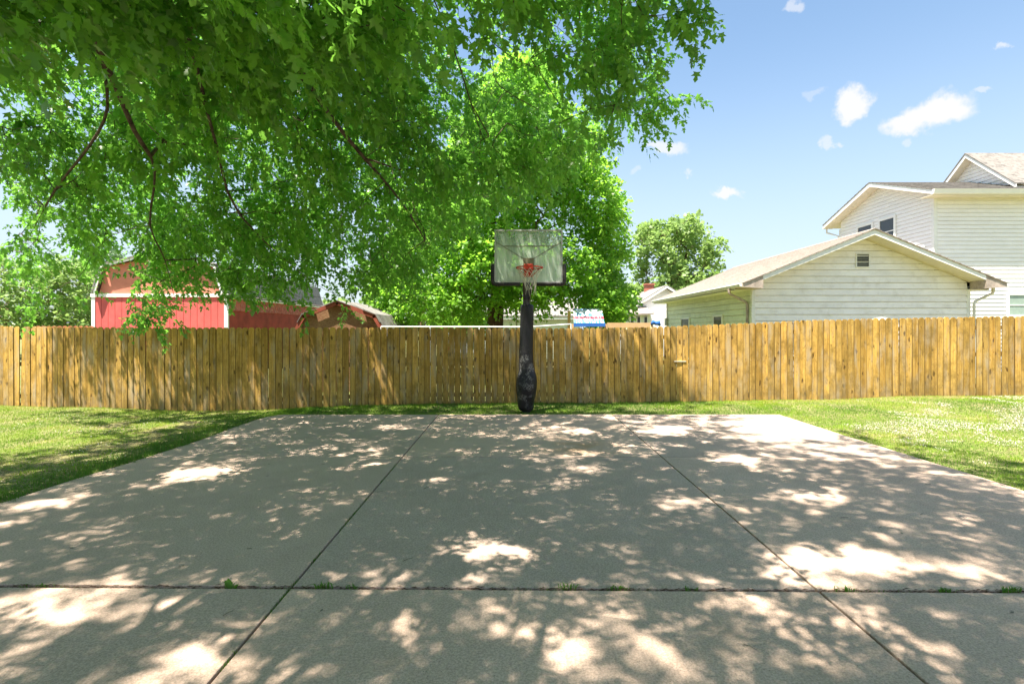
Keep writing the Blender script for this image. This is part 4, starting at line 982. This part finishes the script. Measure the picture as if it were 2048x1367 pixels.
# ------------------------------------------------------------------ red barn
B = empty('red_barn', (-14.8, 22, 0), 'red barn with white trim and a loft door in its gable, behind the left fence', 'barn')
bx0, bx1, by, bye = -17.7, -11.98, 22.0, 33.0; cxb = (-17.35-12.2)/2
n = 19; w = (bx1-bx0-.24)/n
MB().box(bx0+.02, bx1-.02, by+.03, bye-2, -.1, 3.1).build('wall', M['red_dark'], B)
for k in range(n): MB().box(bx0+.12+k*w+.008, bx0+.12+(k+1)*w-.008, by, by+.04, 0, 3.1).build('siding_panel', M['red'], B)
for xx in (bx0, bx1-.13): MB().box(xx, xx+.15, by-.02, by+.08, 0, 3.12).build('corner_trim', M['trim'], B)
up = [(-17.4, 3.2), (-17.08, 4.33), (cxb, 4.86), (-12.47, 4.33), (-12.15, 3.2)]
MB().prism(up, 'y', by+.01, bye).build('gable_wall', M['redorange'], B)
MB().box(bx0-.02, bx1+.05, by-.05, by+.009, 3.08, 3.22).build('band_trim', M['trim'], B)
for a, b in ((up[0], up[1]), (up[1], up[2]), (up[2], up[3]), (up[3], up[4])):
    dx, dz = b[0]-a[0], b[1]-a[1]; L = math.hypot(dx, dz); nx_, nz_ = -dz/L, dx/L
    q = [(a[0], a[1]), (b[0], b[1]), (b[0]+nx_*.10, b[1]+nz_*.10), (a[0]+nx_*.10, a[1]+nz_*.10)]
    MB().prism(q, 'y', by-.22, by-.18).build('rake_board', M['trim'], B)
    q = [(a[0]+nx_*.10, a[1]+nz_*.10), (b[0]+nx_*.10, b[1]+nz_*.10), (b[0]+nx_*.15, b[1]+nz_*.15), (a[0]+nx_*.15, a[1]+nz_*.15)]
    MB().prism(q, 'y', by-.25, bye+.2).build('roof_slope', M['shingle_grey'], B)
# loft door, white frame with crossed brace
a, b = at(297, 516, by), at(340, 556, by); d = MB(); x0, x1, z0, z1 = a.x, b.x, b.z, a.z; t_ = .09
d.box(x0, x1, by-.03, by+.008, z1-t_, z1); d.box(x0, x1, by-.03, by+.008, z0, z0+t_); d.box(x0, x0+t_, by-.03, by+.008, z0+t_, z1-t_); d.box(x1-t_, x1, by-.03, by+.008, z0+t_, z1-t_)
d.hexa([(x0+t_, by-.025, z1-t_), (x0+t_+.12, by-.025, z1-t_), (x1-t_, by-.025, z0+t_), (x1-t_-.12, by-.025, z0+t_)], [(x0+t_, by+.007, z1-t_), (x0+t_+.12, by+.007, z1-t_), (x1-t_, by+.007, z0+t_), (x1-t_-.12, by+.007, z0+t_)])
d.build('loft_door', M['trim'], B)
# porch along the right side
n = 24; w = (bye-by-.1)/n
for k in range(n): MB().box(-12.0, -11.96, by+.1+k*w+.01, by+.1+(k+1)*w-.01, 2.52, 3.08).build('fascia_board', M['redfade'], B)
MB().hexa([(-13.6, by+.02, 3.42), (-11.8, by+.02, 3.10), (-11.8, by+.02, 3.16), (-13.6, by+.02, 3.48)], [(-13.6, bye, 3.42), (-11.8, bye, 3.10), (-11.8, bye, 3.16), (-13.6, bye, 3.48)]).build('porch_roof', M['shingle_grey'], B)
MB().box(-11.95, -11.82, by+.02, bye, 3.04, 3.098).build('porch_trim', M['trim'], B)
n = 40
xp = -13.3
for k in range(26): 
    ya = by+.3+k*.42; MB().box(xp-.03, xp, ya+.006, ya+.414, 0, 3.1).build('siding_panel', M['red'] if k > 15 else M['red_dark'], B)  # porch shade painted as darker panels, sunlit far end as brighter red
for pa, pb, pt in ((476, 494, 630), (516, 536, 624)):
    ya, yb = xp*FPX/(pa-1024), xp*FPX/(pb-1024); zt = EYE+(HOR-pt)*((ya+yb)/2)/FPX; window_side(B, ya, yb, xp, zt-1.0, zt, .1, 'curtain', s=1)
ya = xp*FPX/(541-1024); 
for yy in (27.05, 28.75): MB().box(xp+.002, xp+.05, yy, yy+.32, 1.5, 2.7).build('shutter', M['black_metal'], B)
lp = Vector((-12.6, 27.4, 2.1))
pt_ = at(563, 640, 28.4); Lh = MB().tube([(xp, 28.4+1.6, pt_.z+.12), (xp+.35, 28.4+1.6, pt_.z+.12)], .03, 6).build('lamp_bracket', M['black_metal'], B)
MB().tube([(xp+.35, 30.0, pt_.z+.16), (xp+.35, 30.0, pt_.z+.05), (xp+.35, 30, pt_.z-.25)], [.03, .24, .26], 10).build('lamp_shade', M['net'], Lh)
# rear wing roof of the barn
w1 = at(590, 584, 33.2); 
MB().prism([(-15.2, 3.0), (-14.6, 4.3), (-13.6, 4.5), (-12.8, 3.2)], 'y', 33.25, 36).build('rear_roof', M['shingle_grey'], B)

# ------------------------------------------------------------------ brown gambrel shed
S = empty('brown_shed', (-4.95, 15, 0), 'small brown chipboard shed with gambrel roof peeking over the fence', 'shed')
sh = [(-6.25, -.1), (-6.2, 1.78), (-5.93, 2.10), (-5.0, 2.47), (-4.0, 2.10), (-3.72, 1.78), (-3.66, -.1)]
MB().prism(sh, 'y', 15.05, 18.0).build('wall', M['osb'], S)
for i in range(5):
    a, b = [(-6.36, 1.5), (-6.0, 2.15), (-5.0, 2.55), (-3.9, 2.15), (-3.55, 1.5), (0, 0)][i:i+2] if i < 4 else (None, None)
    if a is None: break
    dx, dz = b[0]-a[0], b[1]-a[1]; L = math.hypot(dx, dz); nx_, nz_ = dz/L, -dx/L
    q = [a, b, (b[0]+nx_*.11, b[1]+nz_*.11), (a[0]+nx_*.11, a[1]+nz_*.11)]
    MB().prism(q, 'y', 14.93, 14.97).build('rake_board', M['shed_trim'], S)
    # shingle courses as separate pieces
    nr = 3
    for r_ in range(nr):
        fa, fb = r_/nr, (r_+1)/nr; A_ = (a[0]+dx*fa, a[1]+dz*fa); B_ = (a[0]+dx*fb, a[1]+dz*fb)
        for k in range(10):
            ya = 14.90+k*.32+(.12 if r_ % 2 else 0); lift = .012+.012*random.random()
            q0 = [(A_[0], ya+.004, A_[1]), (B_[0], ya+.004, B_[1]), (B_[0]-nx_*lift, ya+.004, B_[1]-nz_*lift), (A_[0]-nx_*lift*1.5, ya+.004, A_[1]-nz_*lift*1.5)]
            q1 = [(p[0], ya+.312, p[2]) for p in q0]
            MB().hexa(q0, q1).build('shingle', M['shingle_grey'] if random.random() < .75 else M['shingle_dark'], S)

# ------------------------------------------------------------------ low white outbuilding in the middle, far white house
W = empty('white_outbuilding', (.9, 30, 0), 'low pale outbuilding with a grey roof behind the hoop pole', 'outbuilding')
x0, x1 = at(958, 650, 30).x, 3.9
MB().box(x0+.03, x1, 30.0, 34, 0, 2.36).build('wall', M['white_wall'], W)
MB().box(x0-.1, x1+.1, 29.68, 29.72, 2.28, 2.42).build('fascia', M['trim'], W)
MB().hexa([(x0-.1, 29.65, 2.43), (x1+.1, 29.65, 2.43), (x1+.1, 32.5, 3.55), (x0-.1, 32.5, 3.55)], [(x0-.1, 29.65, 2.5), (x1+.1, 29.65, 2.5), (x1+.1, 32.5, 3.62), (x0-.1, 32.5, 3.62)]).build('roof', M['shingle_grey'], W)
MB().prism([(32.5, 2.36), (32.5, 3.5), (30.0, 2.5), (30, 2.36)], 'x', x0+.03, x1).build('gable_wall', M['white_wall'], W)
for k in range(12): MB().box(x0+.05+k*.45, x0+.05+k*.45+.435, 29.97, 29.998, 0, 2.27).build('siding_panel', M['white_wall'], W)
D = empty('distant_house', (10, 34, 0), 'small far white house with grey roof and brick chimney, left of the garage', 'house')
dx, dz_, ds = 9.97, 4.5, .62; dzf = lambda x: dz_-abs(x-dx)*ds
MB().prism([(dx-2.5, 0), (dx+2.5, 0), (dx+2.5, dzf(dx+2.5)-.1), (dx, dz_-.1), (dx-2.5, dzf(dx-2.5)-.1)], 'y', 34, 44).build('wall', M['siding_white'], D)
lap_front(D, M['siding_white'], lambda z: max(dx-2.5, dx-(dz_-.12-z)/ds), lambda z: min(dx+2.5, dx+(dz_-.12-z)/ds), 34, 1.9, 4.3, .3)
for s in (-1, 1):
    xe = dx+s*2.85
    MB().hexa([(dx, 33.6, dz_), (xe, 33.6, dzf(xe)), (xe, 33.6, dzf(xe)+.07), (dx, 33.6, dz_+.07)], [(dx, 44, dz_), (xe, 44, dzf(xe)), (xe, 44, dzf(xe)+.07), (dx, 44, dz_+.07)]).build('roof_slope', M['shingle_grey'], D)
    MB().hexa([(dx, 33.58, dz_-.14), (xe, 33.58, dzf(xe)-.14), (xe, 33.58, dzf(xe)-.003), (dx, 33.58, dz_-.003)], [(dx, 33.62, dz_-.14), (xe, 33.62, dzf(xe)-.14), (xe, 33.62, dzf(xe)-.003), (dx, 33.62, dz_-.003)]).build('rake_board', M['trim'], D)
ch = at(1298, 570, 38.5); MB().box(ch.x-.3, ch.x+.3, 38.2, 38.8, 3.6, ch.z).box(ch.x-.36, ch.x+.36, 38.14, 38.86, ch.z+.002, ch.z+.1).build('chimney', M['brick'], D)
l0, l1 = at(1256, 640, 32.5).x, at(1300, 640, 32.5).x
MB().box(l0, l1, 32.5, 34, 0, 2.62).build('porch_wall', M['siding_green'], D)
MB().hexa([(l0-.2, 32.2, 2.55), (l1+.15, 32.2, 2.63), (l1+.15, 32.2, 2.72), (l0-.2, 32.2, 2.64)], [(l0-.2, 33.98, 3.0), (l1+.15, 33.98, 3.1), (l1+.15, 33.98, 3.19), (l0-.2, 33.98, 3.09)]).build('porch_roof', M['shingle'], D)
for p in (1264, 1277, 1291): a = at(p, 633, 32.5); window_front(D, a.x-.09, a.x+.09, 32.48, 1.4, a.z, .03)
l2, l3 = l1+.02, at(1345, 640, 33.6).x
MB().box(l2, l3, 33.2, 33.99, 0, 2.75).build('side_porch', M['siding_white'], D)

# ------------------------------------------------------------------ play set, car, rails behind the fence
P_ = empty('play_set', (3, 15.6, 0), 'wooden play set with striped fabric awning showing above the fence', 'play set')
zt = 15.5
a0, a1 = at(1147, 617, 16.3), at(1203, 617, 16.3); b0, b1 = at(1148, 646, 15.5), at(1209, 646, 15.5)
rows_ = [(0, .10, 'f_blue'), (.10, .30, 'f_white'), (.30, .55, 'f_teal'), (.55, .72, 'f_red'), (.72, 1.0, 'f_teal')]
M['f_white'] = flat('white_cloth', (.62, .64, .65), .9); M['f_teal'] = None; M['f_red'] = None; M['f_blue'] = None
def stripes(name, c1, c2):
    t = NT(name, .9, .1); v = t.coord('Object', (32, 2, 5)); f = t.noise(v, 1, 3, .6, .4); return t.col(t.mix(t.rng(f, .46, .54), c1, c2))
M['f_teal'] = stripes('teal_and_white_cloth', (.04, .20, .28), (.42, .56, .60)); M['f_red'] = stripes('red_and_pink_cloth', (.55, .03, .05), (.60, .16, .18)); M['f_blue'] = stripes('blue_and_white_cloth', (.08, .18, .40), (.50, .55, .60))
for f0, f1, mt in rows_:
    L0, L1 = a0.lerp(b0, f0), a0.lerp(b0, f1); R0, R1 = a1.lerp(b1, f0), a1.lerp(b1, f1); n = 20; top = []; bot = []
    mb = MB(); off = len(mb.v)
    for k in range(n+1):
        t = k/n; d = .012*math.sin(k*2.1)
        p = L0.lerp(R0, t); q = L1.lerp(R1, t); mb.v += [(p.x, p.y+d, p.z), (q.x, q.y+d, q.z), (q.x, q.y+d+.006, q.z-.004), (p.x, p.y+d+.006, p.z-.004)]
    for k in range(n):
        i = k*4; j = i+4; mb.f += [(i, i+1, j+1, j), (i+3, j+3, j+2, i+2), (i, j, j+3, i+3), (i+1, i+2, j+2, j+1)]
    mb.build('awning_cloth', M[mt], P_)
MB().box(b0.x-.01, b1.x+.02, 15.47, 15.50, b0.z-.10, b0.z+.005).build('awning_valance', M['blue'], P_)
MB().box(a0.x-.02, a1.x+.02, 16.3, 16.36, a0.z-.06, a0.z+.0).build('awning_bar', M['tan'], P_)
for xx in (b0.x-.09, b1.x+.01):
    for yy in (15.52, 16.38): MB().box(xx, xx+.085, yy, yy+.085, 0, b0.z-.02 if yy < 16 else a0.z-.06).build('post', M['tan'], P_)
MB().box(b0.x, b1.x, 15.6, 16.3, 1.1, 1.14).build('platform', M['tan'], P_)
c0, c1 = at(1212, 645, 15.5), at(1306, 652.5, 15.5)
MB().box(b1.x+.1, c1.x, 15.52, 15.60, c1.z-.04, c0.z).build('swing_beam', M['tan'], P_)
for yy in (14.9, 16.2): MB().tube([(c1.x-.05, 15.56, c0.z-.05), (c1.x-.02, yy, 0)], .04, 6).build('leg', M['tan'], P_)
cs = at(1313, 644, 15.4); MB().tube([(cs.x-.13, 15.5, cs.z-.06), (cs.x-.08, 15.45, cs.z-.0), (cs.x, 15.5, cs.z-.03), (cs.x+.08, 15.46, cs.z-.02), (cs.x+.13, 15.5, cs.z-.1)], [.03, .075, .06, .08, .03], 8).build('blue_cover', M['blue'], P_, smooth=True)

Rl = empty('white_rail', (0, 14, 0), 'thin white metal rail running just above the fence tops near the hoop', 'rail')
ra, rb2, rc = at(762, 653, 14), at(1060, 653.5, 14), at(1142, 648, 14)
MB().tube([ra, rb2, rc], .018, 6).build('top_rail', M['trim'], Rl)
for p in (ra, ra.lerp(rb2, .33), ra.lerp(rb2, .66), rb2, rc): MB().tube([(p.x, p.y, 0), (p.x, p.y, p.z)], .02, 6).build('post', M['trim'], Rl)
pp = at(1033, 650, 20.5); ptop = at(1033, 617, 20.5)
t = tag(MB().tube([(pp.x, 20.5, 0), (pp.x, 20.5, ptop.z-.05), (pp.x+.01, 20.5, ptop.z), (pp.x+.08, 20.5, ptop.z-.02), (pp.x+.14, 20.5, ptop.z-.18)], [.035, .03, .05, .03, .02], 8).build('yard_pipe', M['net'], None, True), 'thin pale hooked pipe standing left of the hoop pole beyond the fence', 'pipe')
# silver car: only its roof clears the fence
cx = at(927, 650, 25).x; Cr = empty('parked_car', (cx, 27, 0), 'silver parked car whose roof just clears the fence top', 'car')
prof = [(25.0, .35), (24.9, .6), (24.95, 1.05), (25.35, 1.88), (27.9, 1.98), (28.7, 1.15), (29.5, .98), (29.6, .6), (29.5, .35)]
def carsec(w0, w1):
    mb = MB(); n = len(prof); L = []; 
    for (yy, zz) in prof:
        t = max(0, min(1, (zz-1.0)/.95)); hw = w0*(1-t)+w1*t; L.append((hw, yy, zz))
    for s in (-1, 1): mb.v += [(cx+s*h_, yy, zz+(0 if s else 0)) for h_, yy, zz in L]
    mb.v += [(cx, yy, zz+(.07 if zz > 1.8 else 0)) for h_, yy, zz in L]
    mb.f = [tuple(range(n)), tuple(range(2*n-1, n-1, -1))]
    for i in range(n):
        j = (i+1) % n; mb.f += [(i, j, j+2*n, i+2*n), (i+2*n, j+2*n, j+n, i+n)]
    return mb
carsec(.88, .66).build('body', M['car'], Cr, smooth=False, bevel=.05)
MB().hexa([(cx-.72, 25.03, 1.12), (cx+.72, 25.03, 1.12), (cx+.58, 25.32, 1.76), (cx-.58, 25.32, 1.76)], [(cx-.72, 24.96, 1.12), (cx+.72, 24.96, 1.12), (cx+.58, 25.27, 1.77), (cx-.58, 25.27, 1.77)]).build('rear_window', M['glass_dark'], Cr)
for s in (-1, 1):
    MB().hexa([(cx+s*.84, 25.4, 1.2), (cx+s*.84, 28.3, 1.2), (cx+s*.71, 27.8, 1.8), (cx+s*.71, 25.7, 1.8)], [(cx+s*.87, 25.4, 1.2), (cx+s*.87, 28.3, 1.2), (cx+s*.74, 27.8, 1.8), (cx+s*.74, 25.7, 1.8)]).build('side_window', M['glass_dark'], Cr)
    MB().box(min(cx+s*.5, cx+s*.8), max(cx+s*.5, cx+s*.8), 24.87, 24.95, .72, .92).build('tail_light', M['rim'], Cr)
    for yy in (25.8, 28.6):
        MB().tube([(cx+s*.70, yy, .34), (cx+s*.92, yy, .34)], .34, 16).build('wheel', M['rubber'], Cr)
# reddish scalloped fence far left
Fr = empty('scalloped_fence', (-17, 20, 0), 'low reddish fence with scalloped tops left of the red barn', 'fence')
x = at(70, 652, 20).x; xe = at(182, 652, 20).x; k = 0
while x < xe:
    zt = at(0, 651.5, 20).z; hw = .1
    MB().prism([(x, 0), (x+.2, 0), (x+.2, zt-.06), (x+.16, zt-.015), (x+.1, zt), (x+.04, zt-.015), (x, zt-.06)], 'y', 20, 20.03).build('picket', M['terracotta'], Fr); x += .205

# ------------------------------------------------------------------ basketball hoop
HB = empty('basketball_hoop', (.27, 11.0, 0), 'basketball hoop with clear backboard on a black padded pole', 'basketball hoop')
pc = at(1053, 823, 11.0).x; yp = 11.0; xb = at(1056, 600, 10.1).x
def zz(py, Y=11.0): return EYE+(HOR-py)*Y/FPX
MB().box(pc-.075, pc+.075, yp-.075, yp+.075, -.05, zz(520)).build('pole', M['black_metal'], HB, bevel=.01)
# padded sleeve, swollen and slumped near the foot
prof = [(823, 1052, 24), (815, 1052, 33), (805, 1051, 34), (795, 1053, 37), (780, 1053, 42), (770, 1053, 43), (760, 1054, 42), (750, 1054, 39), (742, 1054, 34), (735, 1053, 31), (720, 1052, 29.5), (700, 1052, 28.5), (680, 1053, 28), (650, 1053.5, 27.5), (625, 1054, 27.5), (613, 1054, 27.5), (609, 1054, 25), (608, 1054, 16)]
mb = MB(); nseg = 28; pr_ = random.Random(2)
for i, (py, cxp, wpx) in enumerate(prof):
    c = at(cxp, py, 11.0); z = zz(py); r = wpx/2*11/FPX
    r = wpx/2*10.85/FPX
    for k in range(nseg):
        a = 2*math.pi*k/nseg; nzv = mnoise.noise(Vector((math.cos(a)*1.6, math.sin(a)*1.6, z*3.1+5)))*(.10 if py > 738 else .025)
        rr2 = r*(1+nzv); mb.v.append((c.x+math.cos(a)*rr2, 11.0+math.sin(a)*rr2, z))
for i in range(len(prof)-1):
    for k in range(nseg):
        a = i*nseg+k; b = i*nseg+(k+1) % nseg; mb.f.append((a, b, b+nseg, a+nseg))
mb.f.append(tuple(range(nseg-1, -1, -1))); mb.f.append(tuple((len(prof)-1)*nseg+k for k in range(nseg)))
po = mb.build('pole_pad', M['pad'], HB, smooth=True); sub = po.modifiers.new('sub', 'SUBSURF'); sub.levels = 1; sub.render_levels = 2
# arms from pole to board
YBd = 10.1; bx0_, bx1_ = at(989, 0, YBd).x, at(1125, 0, YBd).x; bz1, bz0 = zz(459, YBd), zz(565, YBd)
bcx = (bx0_+bx1_)/2
for s in (-1, 1):
    MB().tube([(pc+s*.05, 10.95, zz(545)), (bcx+s*.10, YBd+.06, zz(500, YBd)-.02)], .022, 6).build('arm', M['black_metal'], HB)
    MB().tube([(pc+s*.05, 10.95, zz(600)), (bcx+s*.10, YBd+.06, zz(552, YBd))], .022, 6).build('arm', M['black_metal'], HB)
    # brace bars seen through the board
    pA = (bcx+s*.10, YBd+.006, zz(517, YBd)); pB = (bcx+s*.63, YBd+.006, zz(484, YBd))
    MB().tube([pA, pB], .015, 6).build('brace', M['brace'], HB)
MB().box(bcx-.50, bcx+.50, YBd-.009, YBd+.02, zz(492, YBd)-.009, zz(492, YBd)+.009).build('cross_bar', M['brace'], HB)
bb = MB().box(bx0_+.02, bx1_-.02, YBd-.006, YBd+.006, bz0+.03, bz1-.02).build('backboard', M['acrylic'], HB)
fr = MB(); t_ = .028
fr.box(bx0_, bx1_, YBd-.02, YBd+.025, bz1-t_, bz1); fr.box(bx0_, bx1_, YBd-.02, YBd+.025, bz0, bz0+t_); fr.box(bx0_, bx0_+t_, YBd-.02, YBd+.025, bz0+t_, bz1-t_); fr.box(bx1_-t_, bx1_, YBd-.02, YBd+.025, bz0+t_, bz1-t_)
fr.build('board_frame', M['steel'], bb)
zc = zz(527, YBd)
for s in (-1, 1):
    xe = bx0_ if s < 0 else bx1_
    p = MB().tube([(xe+s*.03, YBd, zc), (xe+s*.035, YBd, zc-.04), (xe+s*.035, YBd, bz0+.03), (xe+s*.015, YBd, bz0-.015), (xe-s*.03, YBd, bz0-.03), (bcx+s*.16, YBd, bz0-.03)], [.03, .038, .04, .042, .04, .036], 8)
    p.build('edge_pad', M['board_pad'], bb, smooth=True)
# mounting plate, rim, net
MB().box(bcx-.105, bcx+.105, YBd-.034, YBd+.07, zz(541, YBd), zz(516, YBd)).build('mount_plate', M['plate'], HB)
MB().box(bcx-.085, bcx+.085, YBd-.05, YBd-.036, zz(554, YBd), zz(528, YBd)).build('rim_plate', M['rim'], HB, bevel=.006)
Rr = .243; ry = YBd-.05-.13-Rr; rzv = zz(535, ry); rx = at(1059, 0, ry).x
ring = [(rx+Rr*math.cos(2*math.pi*k/36), ry+Rr*math.sin(2*math.pi*k/36), rzv) for k in range(37)]
rim = MB().tube(ring, .0125, 8, caps=False).build('rim', M['rim'], HB, smooth=True)
MB().box(bcx-.07, bcx+.07, ry+Rr*.9, YBd-.05, rzv-.012, rzv+.006).build('rim_bracket', M['rim'], rim)
for s in (-1, 1): MB().tube([(rx+s*Rr*.75, ry+Rr*.66, rzv-.01), (bcx+s*.07, YBd-.05, zz(552, YBd))], .009, 6).build('rim_brace', M['rim'], rim)
hooks = MB(); net = MB(); ns = 12
def nr(l): return [.236, .19, .145, .115, .098, .088][l]
lv = [0, -.10, -.19, -.27, -.34, -.40]
shx = [0, -.0, .0, .01, .02, .03]
for k in range(ns):
    a0_ = 2*math.pi*k/ns; hooks.tube([(rx+.243*math.cos(a0_), ry+.243*math.sin(a0_), rzv-.01), (rx+.236*math.cos(a0_), ry+.236*math.sin(a0_), rzv-.035)], .005, 4)
    for l in range(5):
        if l >= 3 and k in (2, 7, 8): continue
        if l == 4 and k in (1, 5, 10): continue
        a = 2*math.pi*(k+(l % 2)*.5)/ns
        for sg in (-.5, .5):
            b = a+2*math.pi*sg/ns
            jit_ = lambda: random.uniform(-.008, .008)
            p0 = (rx+nr(l)*math.cos(a)+shx[l], ry+nr(l)*math.sin(a), rzv+lv[l]-.03*(l == 0)); p1 = (rx+nr(l+1)*math.cos(b)+shx[l+1]+jit_(), ry+nr(l+1)*math.sin(b)+jit_(), rzv+lv[l+1]+jit_())
            net.tube([p0, p1], .0062, 4)
for k in range(9):
    a = random.uniform(0, 6.28); x_, y_ = rx+.03+.08*math.cos(a), ry+.08*math.sin(a); L = random.uniform(.06, .2)
    net.tube([(x_, y_, rzv-.34), (x_+random.uniform(-.03, .03), y_, rzv-.34-L)], .004, 4)
hooks.build('net_hooks', M['rim'], rim); net.build('net', M['net'], HB)

# ------------------------------------------------------------------ weeds in the joints and small litter on the pad
def tuft(px, label, n, hgt, broad=False):
    Y = 1045*EYE/((1166+px*16/2048)-HOR); x = (px-1024)*Y/FPX; y = 3.525-.0115*x
    V = []; F = []
    for k in range(n):
        a = random.uniform(0, 6.283); l = random.uniform(.3, 1.3); h_ = hgt*random.uniform(.5, 1.1); w = random.uniform(.002, .0045)*(2.6 if broad else 1)
        bx_, by_ = x+random.gauss(0, .035), y+random.gauss(0, .006); dx_, dy_ = math.cos(a)*1.6, math.sin(a)*1.1
        b0 = Vector((bx_, by_, -.03)); m = Vector((bx_+dx_*h_*.35*l, by_+dy_*h_*.35*l, h_*.55)); t = Vector((bx_+dx_*h_*l, by_+dy_*h_*l, h_*(.8 if l < .8 else .45)))
        s_ = Vector((-dy_, dx_, 0))*w; i = len(V); V += [b0-s_*.5, b0+s_*.5, m+s_, m-s_, t]; F += [(i, i+1, i+2, i+3), (i+3, i+2, i+4)]
    m = bpy.data.meshes.new('weed'); base = Vector((x, y, 0)); m.from_pydata([tuple(v-base) for v in V], [], F); m.materials.append(M['weed'])
    o = bpy.data.objects.new('weed_tuft', m); C.objects.link(o); o.location = base; tag(o, label, 'weed', 'weeds growing in the near joint')
M['weed'] = leafmat('weed_leaf', (.08, .19, .02), (.14, .28, .03), (.20, .42, .04), .4)
for px, lb, n, h_, br in ((462, 'broad-leaved weed standing in the near joint, left of the left slab crossing', 7, .055, True), (645, 'small spiky weed tuft just right of the left slab crossing', 26, .04, False),
      (705, 'tiny low weed second to the right of the left slab crossing', 12, .022, False), (1137, 'bushy weed tuft in the near joint at mid picture', 24, .045, False), (1235, 'flat weed tuft right of the bushy one at mid picture', 22, .03, False),
      (1382, 'very small weed alone in the joint between mid picture and the right slab crossing', 10, .022, False), (1692, 'leafy weed just right of the right slab crossing', 22, .042, False), (1892, 'low spreading weed between the right crossing and the frame edge', 26, .03, False),
      (2022, 'wide grassy weed in the joint at the right edge of the photo', 40, .045, False), (82, 'pale sprig of weed near the left end of the near joint', 8, .02, False)):
    tuft(px, lb, n, h_, br)
mo = MB(); rl = random.Random(9)
litter = MB()
for k in range(70):
    Y = rl.uniform(2.5, 9.5); x = rl.uniform(-4.6, 5.2)
    if abs(x) > Y*.98: continue
    a = rl.uniform(0, 6.28); s_ = rl.uniform(.006, .016); c_, d_ = math.cos(a)*s_, math.sin(a)*s_
    if k % 3: litter.add([(x-c_, Y-d_, .003), (x+d_*.6, Y-c_*.6, .006), (x+c_, Y+d_, .008), (x-d_*.6, Y+c_*.6, .005)], [(0, 1, 2, 3)])
    else: litter.tube([(x-c_*2.5, Y-d_*2.5, .004), (x, Y+.003, .007), (x+c_*2.5, Y+d_*2.5, .004)], .0018, 4)
tag(litter.build('ground_litter', M['plate']), 'scattered seed pods and twig bits on the concrete', 'litter', kind='stuff')
M['soil'] = plain('joint_soil', (.10, .06, .035), .95, .4, 30)
# moss and seedlings creeping along the joints
ms_ = MB()
for k in range(1500):
    if k % 2: 
        y = rl.uniform(2.2, 6.8); x = -1.5+rl.gauss(0, .006)
        if math.sin(y*4.1)+math.sin(y*9.7) < -.2: continue
    else:
        x = rl.uniform(-5, 5.4); y = 3.525-.0115*x+rl.gauss(0, .011)
        if math.sin(x*3.3)+math.sin(x*7.9+1) < .5: continue
    a = rl.uniform(0, 6.28); w_ = .003; h_ = rl.uniform(.004, .014); c_, d_ = math.cos(a), math.sin(a)
    ms_.add([(x-d_*w_, y+c_*w_, -.03 if k % 2 == 0 else -.02), (x+d_*w_, y-c_*w_, -.03 if k % 2 == 0 else -.02), (x+c_*h_, y+d_*h_, h_)], [(0, 1, 2)])
tag(ms_.build('joint_moss', M['weed']), 'fine moss and seedlings creeping along the slab joints', 'moss', kind='stuff')
# soil and dry roots filling the near joint
sm = MB()
for k in range(1500):
    x = rl.uniform(-5.0, 5.4); y = 3.525-.0115*x+rl.gauss(0, .009); a = rl.uniform(-.5, .5); L = rl.uniform(.01, .03); z = rl.uniform(-.03, .002)
    sm.add([(x-L, y-L*a*.4, z), (x+L, y+L*a*.4, z+.004), (x, y+.003, z+.006)], [(0, 1, 2)])
tag(sm.build('joint_debris', M['soil']), 'dry roots and debris caught in the near joint', 'debris', kind='stuff')
